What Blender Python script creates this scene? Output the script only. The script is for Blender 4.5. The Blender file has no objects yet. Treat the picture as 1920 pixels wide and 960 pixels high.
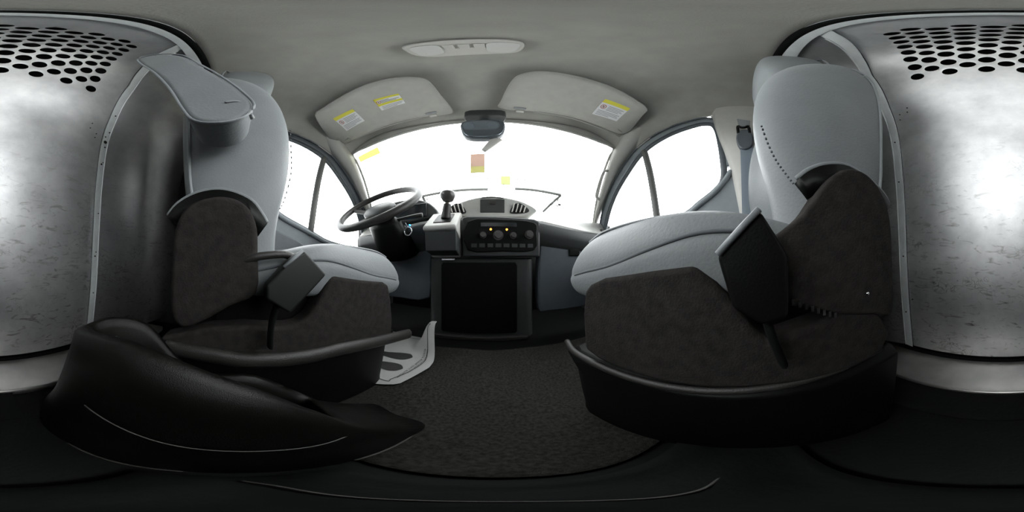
import bpy, bmesh, math, random
from mathutils import Vector, Matrix, geometry
random.seed(4)
S = bpy.context.scene
# ------------------------------------------------------------------ camera (full spherical panorama, level, between the seats)
CAM = Vector((0.045, 0.0, 0.40))
YAW = 8.06                      # degrees the picture centre points right of the van's own forward direction
cd = bpy.data.cameras.new('camera'); cam = bpy.data.objects.new('camera', cd); S.collection.objects.link(cam)
cd.type = 'PANO'
cd.panorama_type = 'EQUIRECTANGULAR'
try:
    cd.cycles.panorama_type = 'EQUIRECTANGULAR'
except Exception:
    pass
cam.location = CAM; cam.rotation_euler = (math.pi/2, 0, -math.radians(YAW))
cd.clip_start = 0.005; cd.clip_end = 200
S.camera = cam
# ------------------------------------------------------------------ light and exposure
W = bpy.data.worlds.new('overcast'); S.world = W; W.use_nodes = True
bg = W.node_tree.nodes['Background']; bg.inputs[0].default_value = (0.97, 0.985, 1.0, 1); bg.inputs[1].default_value = 9.0
S.view_settings.view_transform = 'Standard'; S.view_settings.look = 'None'
S.view_settings.gamma = 1.0; S.view_settings.use_curve_mapping = False
S.view_settings.exposure = 0.0
S.cycles.use_denoising = True
S.cycles.max_bounces = 14; S.cycles.diffuse_bounces = 8; S.cycles.glossy_bounces = 6; S.cycles.transparent_max_bounces = 12
S.cycles.sample_clamp_indirect = 8.0

# ------------------------------------------------------------------ materials
MATS = {}
def mat(name, col, rough=0.5, metal=0.0, noise=0.0, nscale=40.0, bump=0.0, bscale=300.0, spec=0.5, emit=None, estr=0.0, coat=0.0):
    m = bpy.data.materials.new(name); m.use_nodes = True; MATS[name] = m
    nt = m.node_tree; b = nt.nodes['Principled BSDF']
    b.inputs['Base Color'].default_value = (*col, 1); b.inputs['Roughness'].default_value = rough; b.inputs['Metallic'].default_value = metal
    b.inputs['Specular IOR Level'].default_value = spec
    if coat: b.inputs['Coat Weight'].default_value = coat
    tc = nt.nodes.new('ShaderNodeTexCoord')
    if noise:
        n = nt.nodes.new('ShaderNodeTexNoise'); n.inputs['Scale'].default_value = nscale; n.inputs['Detail'].default_value = 5
        r = nt.nodes.new('ShaderNodeValToRGB')
        r.color_ramp.elements[0].position = 0.3; r.color_ramp.elements[1].position = 0.7
        r.color_ramp.elements[0].color = (*[c*(1-noise) for c in col], 1); r.color_ramp.elements[1].color = (*[min(1, c*(1+noise)) for c in col], 1)
        nt.links.new(tc.outputs['Object'], n.inputs['Vector']); nt.links.new(n.outputs['Fac'], r.inputs[0]); nt.links.new(r.outputs[0], b.inputs['Base Color'])
    if bump:
        n = nt.nodes.new('ShaderNodeTexNoise'); n.inputs['Scale'].default_value = bscale; n.inputs['Detail'].default_value = 3
        bp = nt.nodes.new('ShaderNodeBump'); bp.inputs['Strength'].default_value = bump; bp.inputs['Distance'].default_value = 0.002
        nt.links.new(tc.outputs['Object'], n.inputs['Vector']); nt.links.new(n.outputs['Fac'], bp.inputs['Height']); nt.links.new(bp.outputs[0], b.inputs['Normal'])
    if emit:
        b.inputs['Emission Color'].default_value = (*emit, 1); b.inputs['Emission Strength'].default_value = estr
    return m
mat('headliner', (0.33, 0.325, 0.30), 0.95, noise=0.07, nscale=14, bump=0.25, bscale=420, spec=0.1)
mat('visor_cloth', (0.37, 0.365, 0.34), 0.9, noise=0.04, nscale=30, bump=0.15, bscale=500, spec=0.15)
mat('pillar_plastic', (0.40, 0.395, 0.37), 0.6, noise=0.03, bump=0.05, bscale=500)
mat('leather', (0.172, 0.184, 0.190), 0.52, spec=0.25, noise=0.05, nscale=18, bump=0.25, bscale=260)
mat('leather_piping', (0.20, 0.215, 0.225), 0.5)
mat('stitch', (0.08, 0.088, 0.095), 0.8)
mat('brown_cloth', (0.022, 0.020, 0.019), 0.9, noise=0.25, nscale=90, bump=0.4, bscale=380, spec=0.08)
mat('trim_plastic', (0.022, 0.021, 0.0195), 0.45, spec=0.35, noise=0.12, nscale=60, bump=0.3, bscale=500)
mat('black_plastic', (0.0035, 0.004, 0.0035), 0.42, spec=0.12, noise=0.1, nscale=50, bump=0.1, bscale=500)
mat('console_vinyl', (0.005, 0.0048, 0.0042), 0.38, spec=0.22, noise=0.15, nscale=80, bump=0.3, bscale=1100)
mat('rubber', (0.004, 0.0045, 0.0045), 0.7, spec=0.12, noise=0.2, nscale=30, bump=0.3, bscale=120)
mat('carpet', (0.026, 0.026, 0.023), 0.97, noise=0.45, nscale=170, bump=0.9, bscale=600, spec=0.05)
mat('dash_plastic', (0.035, 0.038, 0.038), 0.48, spec=0.35, noise=0.06, nscale=40, bump=0.2, bscale=600)
mat('dash_top', (0.40, 0.40, 0.38), 0.55, noise=0.05, nscale=40, bump=0.2, bscale=600)
mat('blue_panel', (0.072, 0.084, 0.098), 0.6, noise=0.05, bump=0.1, bscale=500)
mat('door_trim', (0.17, 0.19, 0.205), 0.6, noise=0.05, bump=0.15, bscale=400)
mat('seal_rubber', (0.06, 0.07, 0.08), 0.5, noise=0.1)
mat('belt_blue', (0.13, 0.16, 0.19), 0.55, bump=0.3, bscale=300)
mat('paper', (0.32, 0.32, 0.315), 0.8, noise=0.04, nscale=20)
mat('sticker_white', (0.62, 0.63, 0.64), 0.55)
mat('sticker_yellow', (0.60, 0.56, 0.06), 0.55)
mat('ink', (0.015, 0.016, 0.014), 0.7)
mat('ink_grey', (0.22, 0.23, 0.24), 0.7)
mat('ink_red', (0.35, 0.10, 0.08), 0.7)
mat('lens', (0.55, 0.55, 0.53), 0.35, bump=0.2, bscale=200)
mat('lamp_housing', (0.50, 0.49, 0.46), 0.5)
mat('chrome', (0.75, 0.75, 0.76), 0.18, metal=1.0)
mat('mirror', (0.25, 0.29, 0.34), 0.05, metal=1.0)
mat('steel_plain', (0.46, 0.45, 0.43), 0.42, metal=0.85, noise=0.18, nscale=12, bump=0.05, bscale=80)
mat('steel_flange', (0.74, 0.77, 0.78), 0.5, metal=0.1, noise=0.07, nscale=20)
mat('hole_dark', (0.004, 0.004, 0.004), 0.9)
mat('cargo_dark', (0.02, 0.02, 0.02), 0.9, noise=0.2)
mat('body_paint', (0.70, 0.70, 0.70), 0.3, coat=0.5)
mat('concrete', (0.80, 0.80, 0.78), 0.9, noise=0.12, nscale=2, bump=0.3, bscale=20)
mat('amber_lamp', (0.8, 0.25, 0.02), 0.4, emit=(1.0, 0.30, 0.03), estr=9.0)
mat('blue_lamp', (0.05, 0.3, 0.8), 0.4, emit=(0.03, 0.35, 1.0), estr=6.0)
mat('screen', (0.01, 0.012, 0.014), 0.12)
mat('sign_green', (0.10, 0.12, 0.03), 0.7)
mat('far_grey', (0.12, 0.12, 0.115), 0.8, noise=0.05)
mat('far_wall', (0.22, 0.22, 0.215), 0.8, noise=0.05, nscale=3)
mat('wire_grey', (0.055, 0.055, 0.05), 0.5)
mat('buckle_plastic', (0.007, 0.008, 0.0078), 0.5, spec=0.3)
mat('knob', (0.05, 0.047, 0.045), 0.35)
def film(name, col):
    m = bpy.data.materials.new(name); m.use_nodes = True; nt = m.node_tree; MATS[name] = m
    b = nt.nodes['Principled BSDF']; b.inputs['Base Color'].default_value = (*col, 1); b.inputs['Roughness'].default_value = 0.7
    o = [n for n in nt.nodes if n.type == 'OUTPUT_MATERIAL'][0]; mx = nt.nodes.new('ShaderNodeMixShader'); t = nt.nodes.new('ShaderNodeBsdfTranslucent'); t.inputs[0].default_value = (*col, 1)
    mx.inputs[0].default_value = 0.5
    nt.links.new(b.outputs[0], mx.inputs[1]); nt.links.new(t.outputs[0], mx.inputs[2]); nt.links.new(mx.outputs[0], o.inputs[0])
film('film_yellow', (0.85, 0.85, 0.12)); film('tag_pink', (0.62, 0.50, 0.44)); film('tag_yellow', (0.62, 0.60, 0.34))
def glass(name, tint):
    m = bpy.data.materials.new(name); m.use_nodes = True; nt = m.node_tree; nt.nodes.clear(); MATS[name] = m
    o = nt.nodes.new('ShaderNodeOutputMaterial'); mx = nt.nodes.new('ShaderNodeMixShader'); t = nt.nodes.new('ShaderNodeBsdfTransparent'); g = nt.nodes.new('ShaderNodeBsdfGlossy')
    f = nt.nodes.new('ShaderNodeFresnel'); f.inputs[0].default_value = 1.25
    t.inputs[0].default_value = (*tint, 1); g.inputs['Roughness'].default_value = 0.02
    nt.links.new(f.outputs[0], mx.inputs[0]); nt.links.new(t.outputs[0], mx.inputs[1]); nt.links.new(g.outputs[0], mx.inputs[2]); nt.links.new(mx.outputs[0], o.inputs[0])
glass('glass', (0.94, 0.96, 0.95))
def steel(name, lo, hi, metal):
    m = bpy.data.materials.new(name); m.use_nodes = True; MATS[name] = m
    nt = m.node_tree; b = nt.nodes['Principled BSDF']; L = nt.links.new
    tc = nt.nodes.new('ShaderNodeTexCoord')
    b.inputs['Metallic'].default_value = metal
    # cloudy galvanised tone
    n1 = nt.nodes.new('ShaderNodeTexNoise'); n1.inputs['Scale'].default_value = 7; n1.inputs['Detail'].default_value = 8; n1.inputs['Roughness'].default_value = 0.65
    r1 = nt.nodes.new('ShaderNodeValToRGB'); r1.color_ramp.elements[0].position = 0.3; r1.color_ramp.elements[1].position = 0.72
    r1.color_ramp.elements[0].color = (lo, lo, lo*1.02, 1); r1.color_ramp.elements[1].color = (hi, hi, hi*1.005, 1)
    L(tc.outputs['Object'], n1.inputs['Vector']); L(n1.outputs['Fac'], r1.inputs[0])
    # scuffs: thin stretched noise, mostly low on the panel, strengthened to paint light falloff
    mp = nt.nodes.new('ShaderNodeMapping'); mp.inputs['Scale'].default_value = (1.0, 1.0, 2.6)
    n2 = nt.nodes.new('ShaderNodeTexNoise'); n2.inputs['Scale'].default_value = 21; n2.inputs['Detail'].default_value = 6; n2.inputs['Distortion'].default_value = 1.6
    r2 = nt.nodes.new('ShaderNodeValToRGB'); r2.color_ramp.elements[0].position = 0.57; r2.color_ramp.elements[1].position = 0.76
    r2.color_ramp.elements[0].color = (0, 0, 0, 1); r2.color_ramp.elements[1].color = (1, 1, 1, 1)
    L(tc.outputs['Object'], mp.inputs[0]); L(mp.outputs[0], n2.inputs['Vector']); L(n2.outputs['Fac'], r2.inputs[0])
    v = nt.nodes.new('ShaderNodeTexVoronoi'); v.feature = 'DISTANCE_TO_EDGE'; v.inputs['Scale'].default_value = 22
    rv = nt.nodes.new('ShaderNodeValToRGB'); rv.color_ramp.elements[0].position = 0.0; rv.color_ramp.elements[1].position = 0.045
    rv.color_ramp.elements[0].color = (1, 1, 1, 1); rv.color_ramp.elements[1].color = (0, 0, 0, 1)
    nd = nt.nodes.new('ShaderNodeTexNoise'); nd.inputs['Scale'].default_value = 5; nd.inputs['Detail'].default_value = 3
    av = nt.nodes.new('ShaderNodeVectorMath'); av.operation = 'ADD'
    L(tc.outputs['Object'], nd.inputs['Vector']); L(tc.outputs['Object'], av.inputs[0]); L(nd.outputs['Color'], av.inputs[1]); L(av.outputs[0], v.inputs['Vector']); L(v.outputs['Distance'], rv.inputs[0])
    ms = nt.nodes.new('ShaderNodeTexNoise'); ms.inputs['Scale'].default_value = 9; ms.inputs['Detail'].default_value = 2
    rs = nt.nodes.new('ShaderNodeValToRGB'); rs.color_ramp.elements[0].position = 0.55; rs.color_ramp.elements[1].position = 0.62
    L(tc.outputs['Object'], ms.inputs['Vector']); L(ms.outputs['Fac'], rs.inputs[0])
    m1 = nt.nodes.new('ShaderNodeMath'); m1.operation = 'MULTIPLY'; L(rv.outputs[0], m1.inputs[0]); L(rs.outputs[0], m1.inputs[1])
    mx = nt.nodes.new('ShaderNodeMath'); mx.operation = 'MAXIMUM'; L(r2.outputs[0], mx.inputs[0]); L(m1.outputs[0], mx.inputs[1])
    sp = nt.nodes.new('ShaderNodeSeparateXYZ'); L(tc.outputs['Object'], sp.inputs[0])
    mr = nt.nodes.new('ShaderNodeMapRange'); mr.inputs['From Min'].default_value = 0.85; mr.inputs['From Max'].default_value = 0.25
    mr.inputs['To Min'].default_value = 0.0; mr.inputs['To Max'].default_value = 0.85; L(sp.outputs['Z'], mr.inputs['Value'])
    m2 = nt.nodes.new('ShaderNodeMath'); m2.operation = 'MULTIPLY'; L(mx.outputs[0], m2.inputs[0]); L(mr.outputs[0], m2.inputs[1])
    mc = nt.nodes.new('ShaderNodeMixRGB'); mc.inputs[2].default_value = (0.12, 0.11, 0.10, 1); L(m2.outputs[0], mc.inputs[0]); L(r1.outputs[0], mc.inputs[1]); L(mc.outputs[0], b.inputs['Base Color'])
    n3 = nt.nodes.new('ShaderNodeTexNoise'); n3.inputs['Scale'].default_value = 260; n3.inputs['Detail'].default_value = 2
    rr = nt.nodes.new('ShaderNodeMapRange'); rr.inputs['To Min'].default_value = 0.40; rr.inputs['To Max'].default_value = 0.56
    L(tc.outputs['Object'], n3.inputs['Vector']); L(n3.outputs['Fac'], rr.inputs['Value']); L(rr.outputs[0], b.inputs['Roughness'])
    bp = nt.nodes.new('ShaderNodeBump'); bp.inputs['Strength'].default_value = 0.12; bp.inputs['Distance'].default_value = 0.001; L(n3.outputs['Fac'], bp.inputs['Height']); L(bp.outputs[0], b.inputs['Normal'])
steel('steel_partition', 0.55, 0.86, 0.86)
steel('steel_side_shaded', 0.34, 0.48, 0.92)  # darker copy of the partition steel, with the seats' shade put into its colour

# ------------------------------------------------------------------ helpers
ORG = {}
def props(o, label=None, cat=None, group=None, kind=None):
    if label: o['label'] = label
    if cat: o['category'] = cat
    if group: o['group'] = group
    if kind: o['kind'] = kind
    return o
def thing(name, loc, label, cat, group=None):
    o = bpy.data.objects.new(name, None); S.collection.objects.link(o); o.location = loc; o.empty_display_size = 0.05
    ORG[o.name] = Vector(loc); return props(o, label, cat, group)
def obj(name, verts, faces, m, parent=None, smooth=True, bevel=0, seg=3, sub=0, solid=0, soff=0, label=None, ang=None):
    me = bpy.data.meshes.new(name)
    base = ORG[parent.name] if parent is not None else None
    vs = [Vector(v) for v in verts]
    if base is None:
        lo = Vector([min(v[i] for v in vs) for i in range(3)]); hi = Vector([max(v[i] for v in vs) for i in range(3)])
        base = Vector(((lo.x+hi.x)/2, (lo.y+hi.y)/2, lo.z)); own = True
    else: own = False
    me.from_pydata([v-base for v in vs], [], faces); me.validate()
    bm = bmesh.new(); bm.from_mesh(me); bmesh.ops.recalc_face_normals(bm, faces=bm.faces); bm.to_mesh(me); bm.free()
    o = bpy.data.objects.new(name, me); S.collection.objects.link(o)
    if own: o.location = base
    else: o.parent = parent
    ORG[o.name] = base
    me.materials.append(MATS[m] if isinstance(m, str) else m)
    if smooth:
        for p in me.polygons: p.use_smooth = True
    if solid:
        d = o.modifiers.new('solid', 'SOLIDIFY'); d.thickness = solid; d.offset = soff
    if bevel:
        d = o.modifiers.new('bevel', 'BEVEL'); d.width = bevel; d.segments = seg; d.limit_method = 'ANGLE'; d.angle_limit = math.radians(40); d.harden_normals = False
    if sub:
        d = o.modifiers.new('sub', 'SUBSURF'); d.levels = sub; d.render_levels = sub
    if (bevel or solid) and smooth and not sub:
        d = o.modifiers.new('wn', 'WEIGHTED_NORMAL'); d.keep_sharp = True
    if label: o['label'] = label
    return o
def box_vf(x0, x1, y0, y1, z0, z1):
    v = [(x, y, z) for x in (x0, x1) for y in (y0, y1) for z in (z0, z1)]
    f = [(0,1,3,2), (4,6,7,5), (0,4,5,1), (2,3,7,6), (0,2,6,4), (1,5,7,3)]
    return v, f
def box(name, b, m, parent=None, bevel=0.005, **k):
    v, f = box_vf(*b); return obj(name, v, f, m, parent, bevel=bevel, **k)
def prism(name, poly, axis, a, b, m, parent=None, bevel=0.005, **k):
    """poly: 2-D outline in the two remaining axes (x,y,z order), extruded from a to b on axis."""
    n = len(poly)
    def p3(p, t):
        return (t, p[0], p[1]) if axis == 'x' else (p[0], t, p[1]) if axis == 'y' else (p[0], p[1], t)
    v = [p3(p, a) for p in poly]+[p3(p, b) for p in poly]
    f = [tuple(range(n)), tuple(range(2*n-1, n-1, -1))]+[(i, (i+1) % n, n+(i+1) % n, n+i) for i in range(n)]
    return obj(name, v, f, m, parent, bevel=bevel, **k)
def catmull(pts, n=6, closed=False):
    P = [Vector(p) for p in pts]; out = []; N = len(P)
    rng = range(N) if closed else range(N-1)
    for i in rng:
        if closed: p0, p1, p2, p3 = P[i-1], P[i], P[(i+1) % N], P[(i+2) % N]
        else: p0, p1, p2, p3 = P[max(i-1, 0)], P[i], P[i+1], P[min(i+2, N-1)]
        for k in range(n):
            t = k/n
            out.append(0.5*((2*p1)+(-p0+p2)*t+(2*p0-5*p1+4*p2-p3)*t*t+(-p0+3*p1-3*p2+p3)*t**3))
    if not closed: out.append(P[-1])
    return out
def smooth2(poly, n=4, closed=True):
    return [(p[0], p[1]) for p in catmull([(a, b, 0) for a, b in poly], n, closed)]
def tube_vf(pts, r, seg=10, r2=None, up=(0, 0, 1), closed=False, caps=True):
    P = [Vector(p) for p in pts]; N = len(P); v = []; f = []
    rr = r if callable(r) else (lambda t: r)
    for i, p in enumerate(P):
        if closed: t = (P[(i+1) % N]-P[i-1]).normalized()
        else: t = (P[min(i+1, N-1)]-P[max(i-1, 0)]).normalized()
        u = Vector(up)
        if abs(t.dot(u)) > 0.97: u = Vector((0, 1, 0.01))
        s = t.cross(u).normalized(); w = s.cross(t).normalized()
        ra = rr(i/max(1, N-1)); rb = ra if r2 is None else r2
        for k in range(seg):
            a = 2*math.pi*k/seg; v.append(p+s*math.cos(a)*ra+w*math.sin(a)*rb)
    for i in range(N if closed else N-1):
        j = (i+1) % N
        for k in range(seg): f.append((i*seg+k, i*seg+(k+1) % seg, j*seg+(k+1) % seg, j*seg+k))
    if not closed and caps: f += [tuple(range(seg)), tuple((N-1)*seg+k for k in range(seg-1, -1, -1))]
    return v, f
def tube(name, pts, r, m, parent=None, n=6, seg=10, r2=None, up=(0, 0, 1), closed=False, **k):
    v, f = tube_vf(catmull(pts, n, closed) if n > 1 else pts, r, seg, r2, up, closed); return obj(name, v, f, m, parent, **k)
def loft_vf(rings, cap=True, closed=True):
    n = len(rings[0]); v = [p for r in rings for p in r]; f = []
    for i in range(len(rings)-1):
        for k in range(n if closed else n-1):
            f.append((i*n+k, i*n+(k+1) % n, (i+1)*n+(k+1) % n, (i+1)*n+k))
    if cap and closed: f += [tuple(range(n)), tuple((len(rings)-1)*n+k for k in range(n-1, -1, -1))]
    return v, f
def loft(name, rings, m, parent=None, cap=True, **k):
    v, f = loft_vf(rings, cap); return obj(name, v, f, m, parent, **k)
def grid_vf(fn, nu, nv):
    v = [fn(i/nu, j/nv) for i in range(nu+1) for j in range(nv+1)]
    f = [(i*(nv+1)+j, (i+1)*(nv+1)+j, (i+1)*(nv+1)+j+1, i*(nv+1)+j+1) for i in range(nu) for j in range(nv)]
    return v, f
def grid(name, fn, nu, nv, m, parent=None, **k):
    v, f = grid_vf(fn, nu, nv); return obj(name, v, f, m, parent, **k)
def merge(*vfs):
    V = []; F = []
    for v, f in vfs:
        o = len(V); V += list(v); F += [tuple(i+o for i in q) for q in f]
    return V, F
def lerp(t, pts):
    if t <= pts[0][0]: return pts[0][1]
    for (a, x), (b, y) in zip(pts, pts[1:]):
        if t <= b: return x+(y-x)*(t-a)/(b-a)
    return pts[-1][1]
def sm(t): t = max(0, min(1, t)); return t*t*(3-2*t)
def cyl_vf(c, axis, r, h, seg=20, r1=None):
    c = Vector(c); a = Vector(axis).normalized(); return tube_vf([c, c+a*h], (lambda t: r if t == 0 else (r1 if r1 is not None else r)), seg, up=(0.013, 0.02, 1) if abs(a.z) < 0.9 else (0, 1, 0))

# ------------------------------------------------------------------ SETTING: shell of the van
# side rail (top of the side window opening) and headliner crown
RAIL = [(-0.06, 1.175), (0.10, 1.17), (0.16, 1.155), (0.26, 1.135), (0.39, 1.09), (0.51, 1.02), (0.62, 0.91), (0.71, 0.79), (0.77, 0.69), (0.81, 0.60)]
CROWN = [(-0.06, 1.29), (0.27, 1.29), (0.35, 1.277), (0.5, 1.232), (0.62, 1.178), (0.70, 1.132)]
def ws_top(x): u = x/0.62; return 0.68-0.08*u*u, 1.138-0.09*u*u
def ceil_pt(x, y):
    u = abs(x)/0.68; rz = lerp(y, RAIL); zc = lerp(y, CROWN)
    z = rz+(zc-rz)*(1-min(1, u)**6)
    # the middle of the roof above the mirror bulges down a little between the visor pockets
    return z
def ceil_fn(u, v):
    x = (u*2-1)*0.685; yf = ws_top(max(-0.62, min(0.62, x)))[0]
    y = -0.055+(yf+0.055)*v
    return (x, y, ceil_pt(x, y))
o = grid('ceiling', ceil_fn, 56, 40, 'headliner', solid=0.012, soff=1); props(o, kind='structure')
# soft ridge of cloth between the visors that carries the mirror
# dark gasket along the rear edge of the headliner
tube('trim_1', [(-0.66, -0.062, ceil_pt(0.66, -0.055)-0.004)]+[(x/100, -0.062, ceil_pt(x/100, -0.055)-0.005) for x in range(-60, 61, 10)]+[(0.66, -0.062, ceil_pt(0.66, -0.055)-0.004)], 0.009, 'rubber', n=3, r2=0.006)
props(bpy.data.objects['trim_1'], kind='structure')
def header_fn(u, v):
    x = (u*2-1)*0.62; yf, zw = ws_top(x); zc = ceil_pt(x, yf)
    return (x, yf-0.004+0.006*v-0.012*math.sin(math.pi*v), zc+0.004+(zw-0.004-zc)*v)
o = grid('trim_11', header_fn, 40, 5, 'headliner', solid=0.010, soff=1); props(o, kind='structure')
# floor, firewall, cargo shell, roof skin
o = box('floor', (-0.80, 0.80, -2.4, 1.16, -0.05, -0.001), 'rubber', bevel=0); props(o, kind='structure')
o = box('wall_front', (-0.78, 0.78, 1.13, 1.17, -0.05, 0.60), 'rubber', bevel=0); props(o, kind='structure')
o = box('wall_rear', (-0.84, 0.84, -2.43, -2.40, -0.05, 1.36), 'cargo_dark', bevel=0); props(o, kind='structure')
v, f = merge(box_vf(-0.84, 0.84, -2.43, 0.30, 1.335, 1.36), box_vf(-0.74, 0.74, 0.25, 0.60, 1.30, 1.32), box_vf(-0.84, -0.66, -2.43, 0.16, 1.28, 1.34), box_vf(0.66, 0.84, -2.43, 0.16, 1.28, 1.34))
o = obj('trim_2', v, f, 'cargo_dark', smooth=False); props(o, kind='structure')
for s, nm in ((-1, 'left'), (1, 'right')):
    v, f = merge(box_vf(min(s*.80, s*.84), max(s*.80, s*.84), -2.43, 0.0, -0.05, 1.34),
                 box_vf(min(s*.71, s*.78), max(s*.71, s*.78), 0.80, 1.17, -0.05, 0.60))
    o = obj('wall_'+nm, v, f, 'cargo_dark', smooth=False); props(o, kind='structure')
    # roof side rail closing the body above the door
    def railfn(u, vv, s=s):
        y = -0.06+0.72*u; z = lerp(y, RAIL); return (s*(0.683+0.05*vv), y, z+0.11*vv)
    o = grid('trim_3' if s < 0 else 'trim_4', railfn, 20, 2, 'pillar_plastic', solid=0.01); props(o, kind='structure')
# carpet in front of a rubber strip
o = grid('trim_5', lambda u, v: (-0.70+1.4*u, 0.088+0.52*v+0.004*math.sin(u*31), 0.006+0.0015*math.sin(u*40+v*9)), 60, 30, 'carpet', solid=0.006, soff=-1); props(o, kind='structure')
v, f = grid_vf(lambda u, v: (-0.04+0.68*u, -0.055+0.125*v, 0.006+0.004*math.sin(v*9)*math.sin(u*14+v*3)), 40, 10)
o = obj('trim_6', v, f, 'rubber', solid=0.006, soff=-1); props(o, kind='structure')
# windscreen
def ws_fn(u, v):
    x0 = (u*2-1)*0.62; y0, z0 = ws_top(x0); w = u*2-1
    x1 = w*0.66; y1 = 1.14-0.31*w*w; z1 = 0.60
    b = 0.03*math.sin(math.pi*v)
    return (x0+(x1-x0)*v, y0+(y1-y0)*v+b*0.6, z0+(z1-z0)*v+b*0.6)
wroot = thing('window_1', (0, 0.9, 0.60), None, None); props(wroot, kind='structure')
grid('glass_pane', ws_fn, 24, 16, 'glass', wroot)
edge = [ws_fn(0, v/10) for v in range(10, 0, -1)]+[ws_fn(u/16, 0) for u in range(17)]+[ws_fn(1, v/10) for v in range(1, 11)]
tube('gasket', edge, 0.007, 'pillar_plastic', wroot, n=2, seg=8)
# A pillars
SEAL = [(0.62, 0.91), (0.665, 0.845), (0.71, 0.79), (0.77, 0.69), (0.82, 0.58)]
for s, nm in ((-1, 'trim_7'), (1, 'trim_8')):
    rings = []
    A = catmull([(0.700, 0.42, 1.13), (0.688, 0.48, 1.055), (0.683, 0.54, 0.99), (0.683, 0.62, 0.905), (0.683, 0.71, 0.785), (0.683, 0.77, 0.685), (0.683, 0.83, 0.57)], 4)
    B = catmull([(0.60, 0.44, 1.20), (0.605, 0.52, 1.13), (0.618, 0.575, 1.075), (0.622, 0.62, 1.0), (0.632, 0.70, 0.845), (0.645, 0.775, 0.715), (0.66, 0.84, 0.585)], 4)
    for a, b in zip(A, B):
        c = (a+b)/2+Vector((-0.018, -0.018, -0.01)); d = (a+b)/2+Vector((0.045, 0.03, 0.03))
        rings.append([(s*p.x, p.y, p.z) for p in (a, a.lerp(c, .6)+Vector((-.004, -.004, 0)), c, b.lerp(c, .6)+Vector((-.004, -.004, 0)), b, d)])
    o = loft(nm, rings, 'pillar_plastic'); props(o, kind='structure')
# B pillars
for s, nm in ((-1, 'wall_left_pillar'), (1, 'wall_right_pillar')):
    rings = []
    for z, yf in ((0.0, 0.02), (0.4, 0.015), (0.57, 0.02), (0.77, 0.055), (0.95, 0.10), (1.06, 0.12), (1.13, 0.128), (1.20, 0.13)):
        rings.append([(s*x, y, z) for x, y in ((0.715, yf+0.005), (0.675, yf), (0.655, yf-0.02), (0.65, yf-0.07), (0.655, -0.14), (0.67, -0.19), (0.80, -0.24), (0.80, yf))])
    o = loft('trim_9' if s < 0 else 'trim_10', rings, 'pillar_plastic', bevel=0.006); props(o, kind='structure')

# doors with windows
SILL = [(-0.02, 0.80), (0.055, 0.775), (0.075, 0.735), (0.12, 0.675), (0.186, 0.622), (0.24, 0.582), (0.366, 0.525), (0.478, 0.475), (0.62, 0.45), (0.84, 0.45)]
WTOP = [(0.105, 1.0), (0.118, 1.06), (0.135, 1.085), (0.17, 1.096), (0.209, 1.09), (0.331, 1.055), (0.461, 0.985), (0.564, 0.875), (0.665, 0.748), (0.73, 0.61), (0.76, 0.45)]
OPEN = [(0.478, 0.475), (0.366, 0.525), (0.24, 0.582), (0.186, 0.622), (0.12, 0.675), (0.085, 0.735), (0.09, 0.86)]+WTOP+[(0.62, 0.45)]
for s, dn, dl in ((-1, 'door_1', 'left'), (1, 'door_2', 'right')):
    r = thing(dn, (s*0.70, 0.45, 0.0), None, None); props(r, kind='structure')
    X = lambda x: s*x
    low = [(0.0, 0.03), (0.0, 0.80), (0.055, 0.775)]+SILL[2:]+[(0.84, 0.03)]
    prism('door_panel', low, 'x', min(X(.685), X(.735)), max(X(.685), X(.735)), 'door_trim', r, bevel=0.008)
    # padded sill and armrest
    tube('sill_trim', [(X(.683), y, z-0.008) for y, z in SILL[1:]], 0.014, 'door_trim', r, n=5, r2=0.012)
    prism('armrest', smooth2([(-0.13, 0.515), (-0.12, 0.55), (-0.05, 0.562), (0.05, 0.553), (0.13, 0.535), (0.22, 0.50), (0.30, 0.465), (0.335, 0.43), (0.32, 0.40), (0.2, 0.40), (0.0, 0.44), (-0.1, 0.49)], 3), 'x',
          min(X(.64), X(.686)), max(X(.64), X(.686)), 'trim_plastic' if s > 0 else 'seal_rubber', r, bevel=0.008)
    win = catmull([(X(.69), y, z) for y, z in OPEN], 4, True)
    n = len(win)
    obj('glass_pane', [(X(.695), p.y, p.z) for p in win], [tuple(range(n))], 'glass', r, smooth=False)
    tube('window_seal', [(X(.688), y, z) for y, z in OPEN], 0.014, 'seal_rubber', r, n=4, seg=8, closed=True, r2=0.009, up=(1, 0, 0))
    # header of the door frame, outside the rubber
    hd = [(0.06, 0.80), (0.075, 0.93), (0.085, 1.04), (0.10, 1.09), (0.15, 1.122), (0.215, 1.118), (0.345, 1.085), (0.485, 1.012), (0.60, 0.895), (0.70, 0.765), (0.765, 0.62), (0.80, 0.45)]
    tube('door_frame', [(X(.695), y, z) for y, z in hd], 0.022, 'door_trim' if s > 0 else 'seal_rubber', r, n=4, seg=8, r2=0.014, up=(1, 0, 0))
    tube('outer_seal', [(X(.685), y+0.012, z+0.022) for y, z in hd[2:]], 0.007, 'seal_rubber', r, n=4, seg=8)
    tube('division_bar', [(X(.69), 0.458, 0.99), (X(.69), 0.42, 0.80), (X(.69), 0.375, 0.50)], 0.017, 'far_grey', r, n=4, seg=8)

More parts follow.
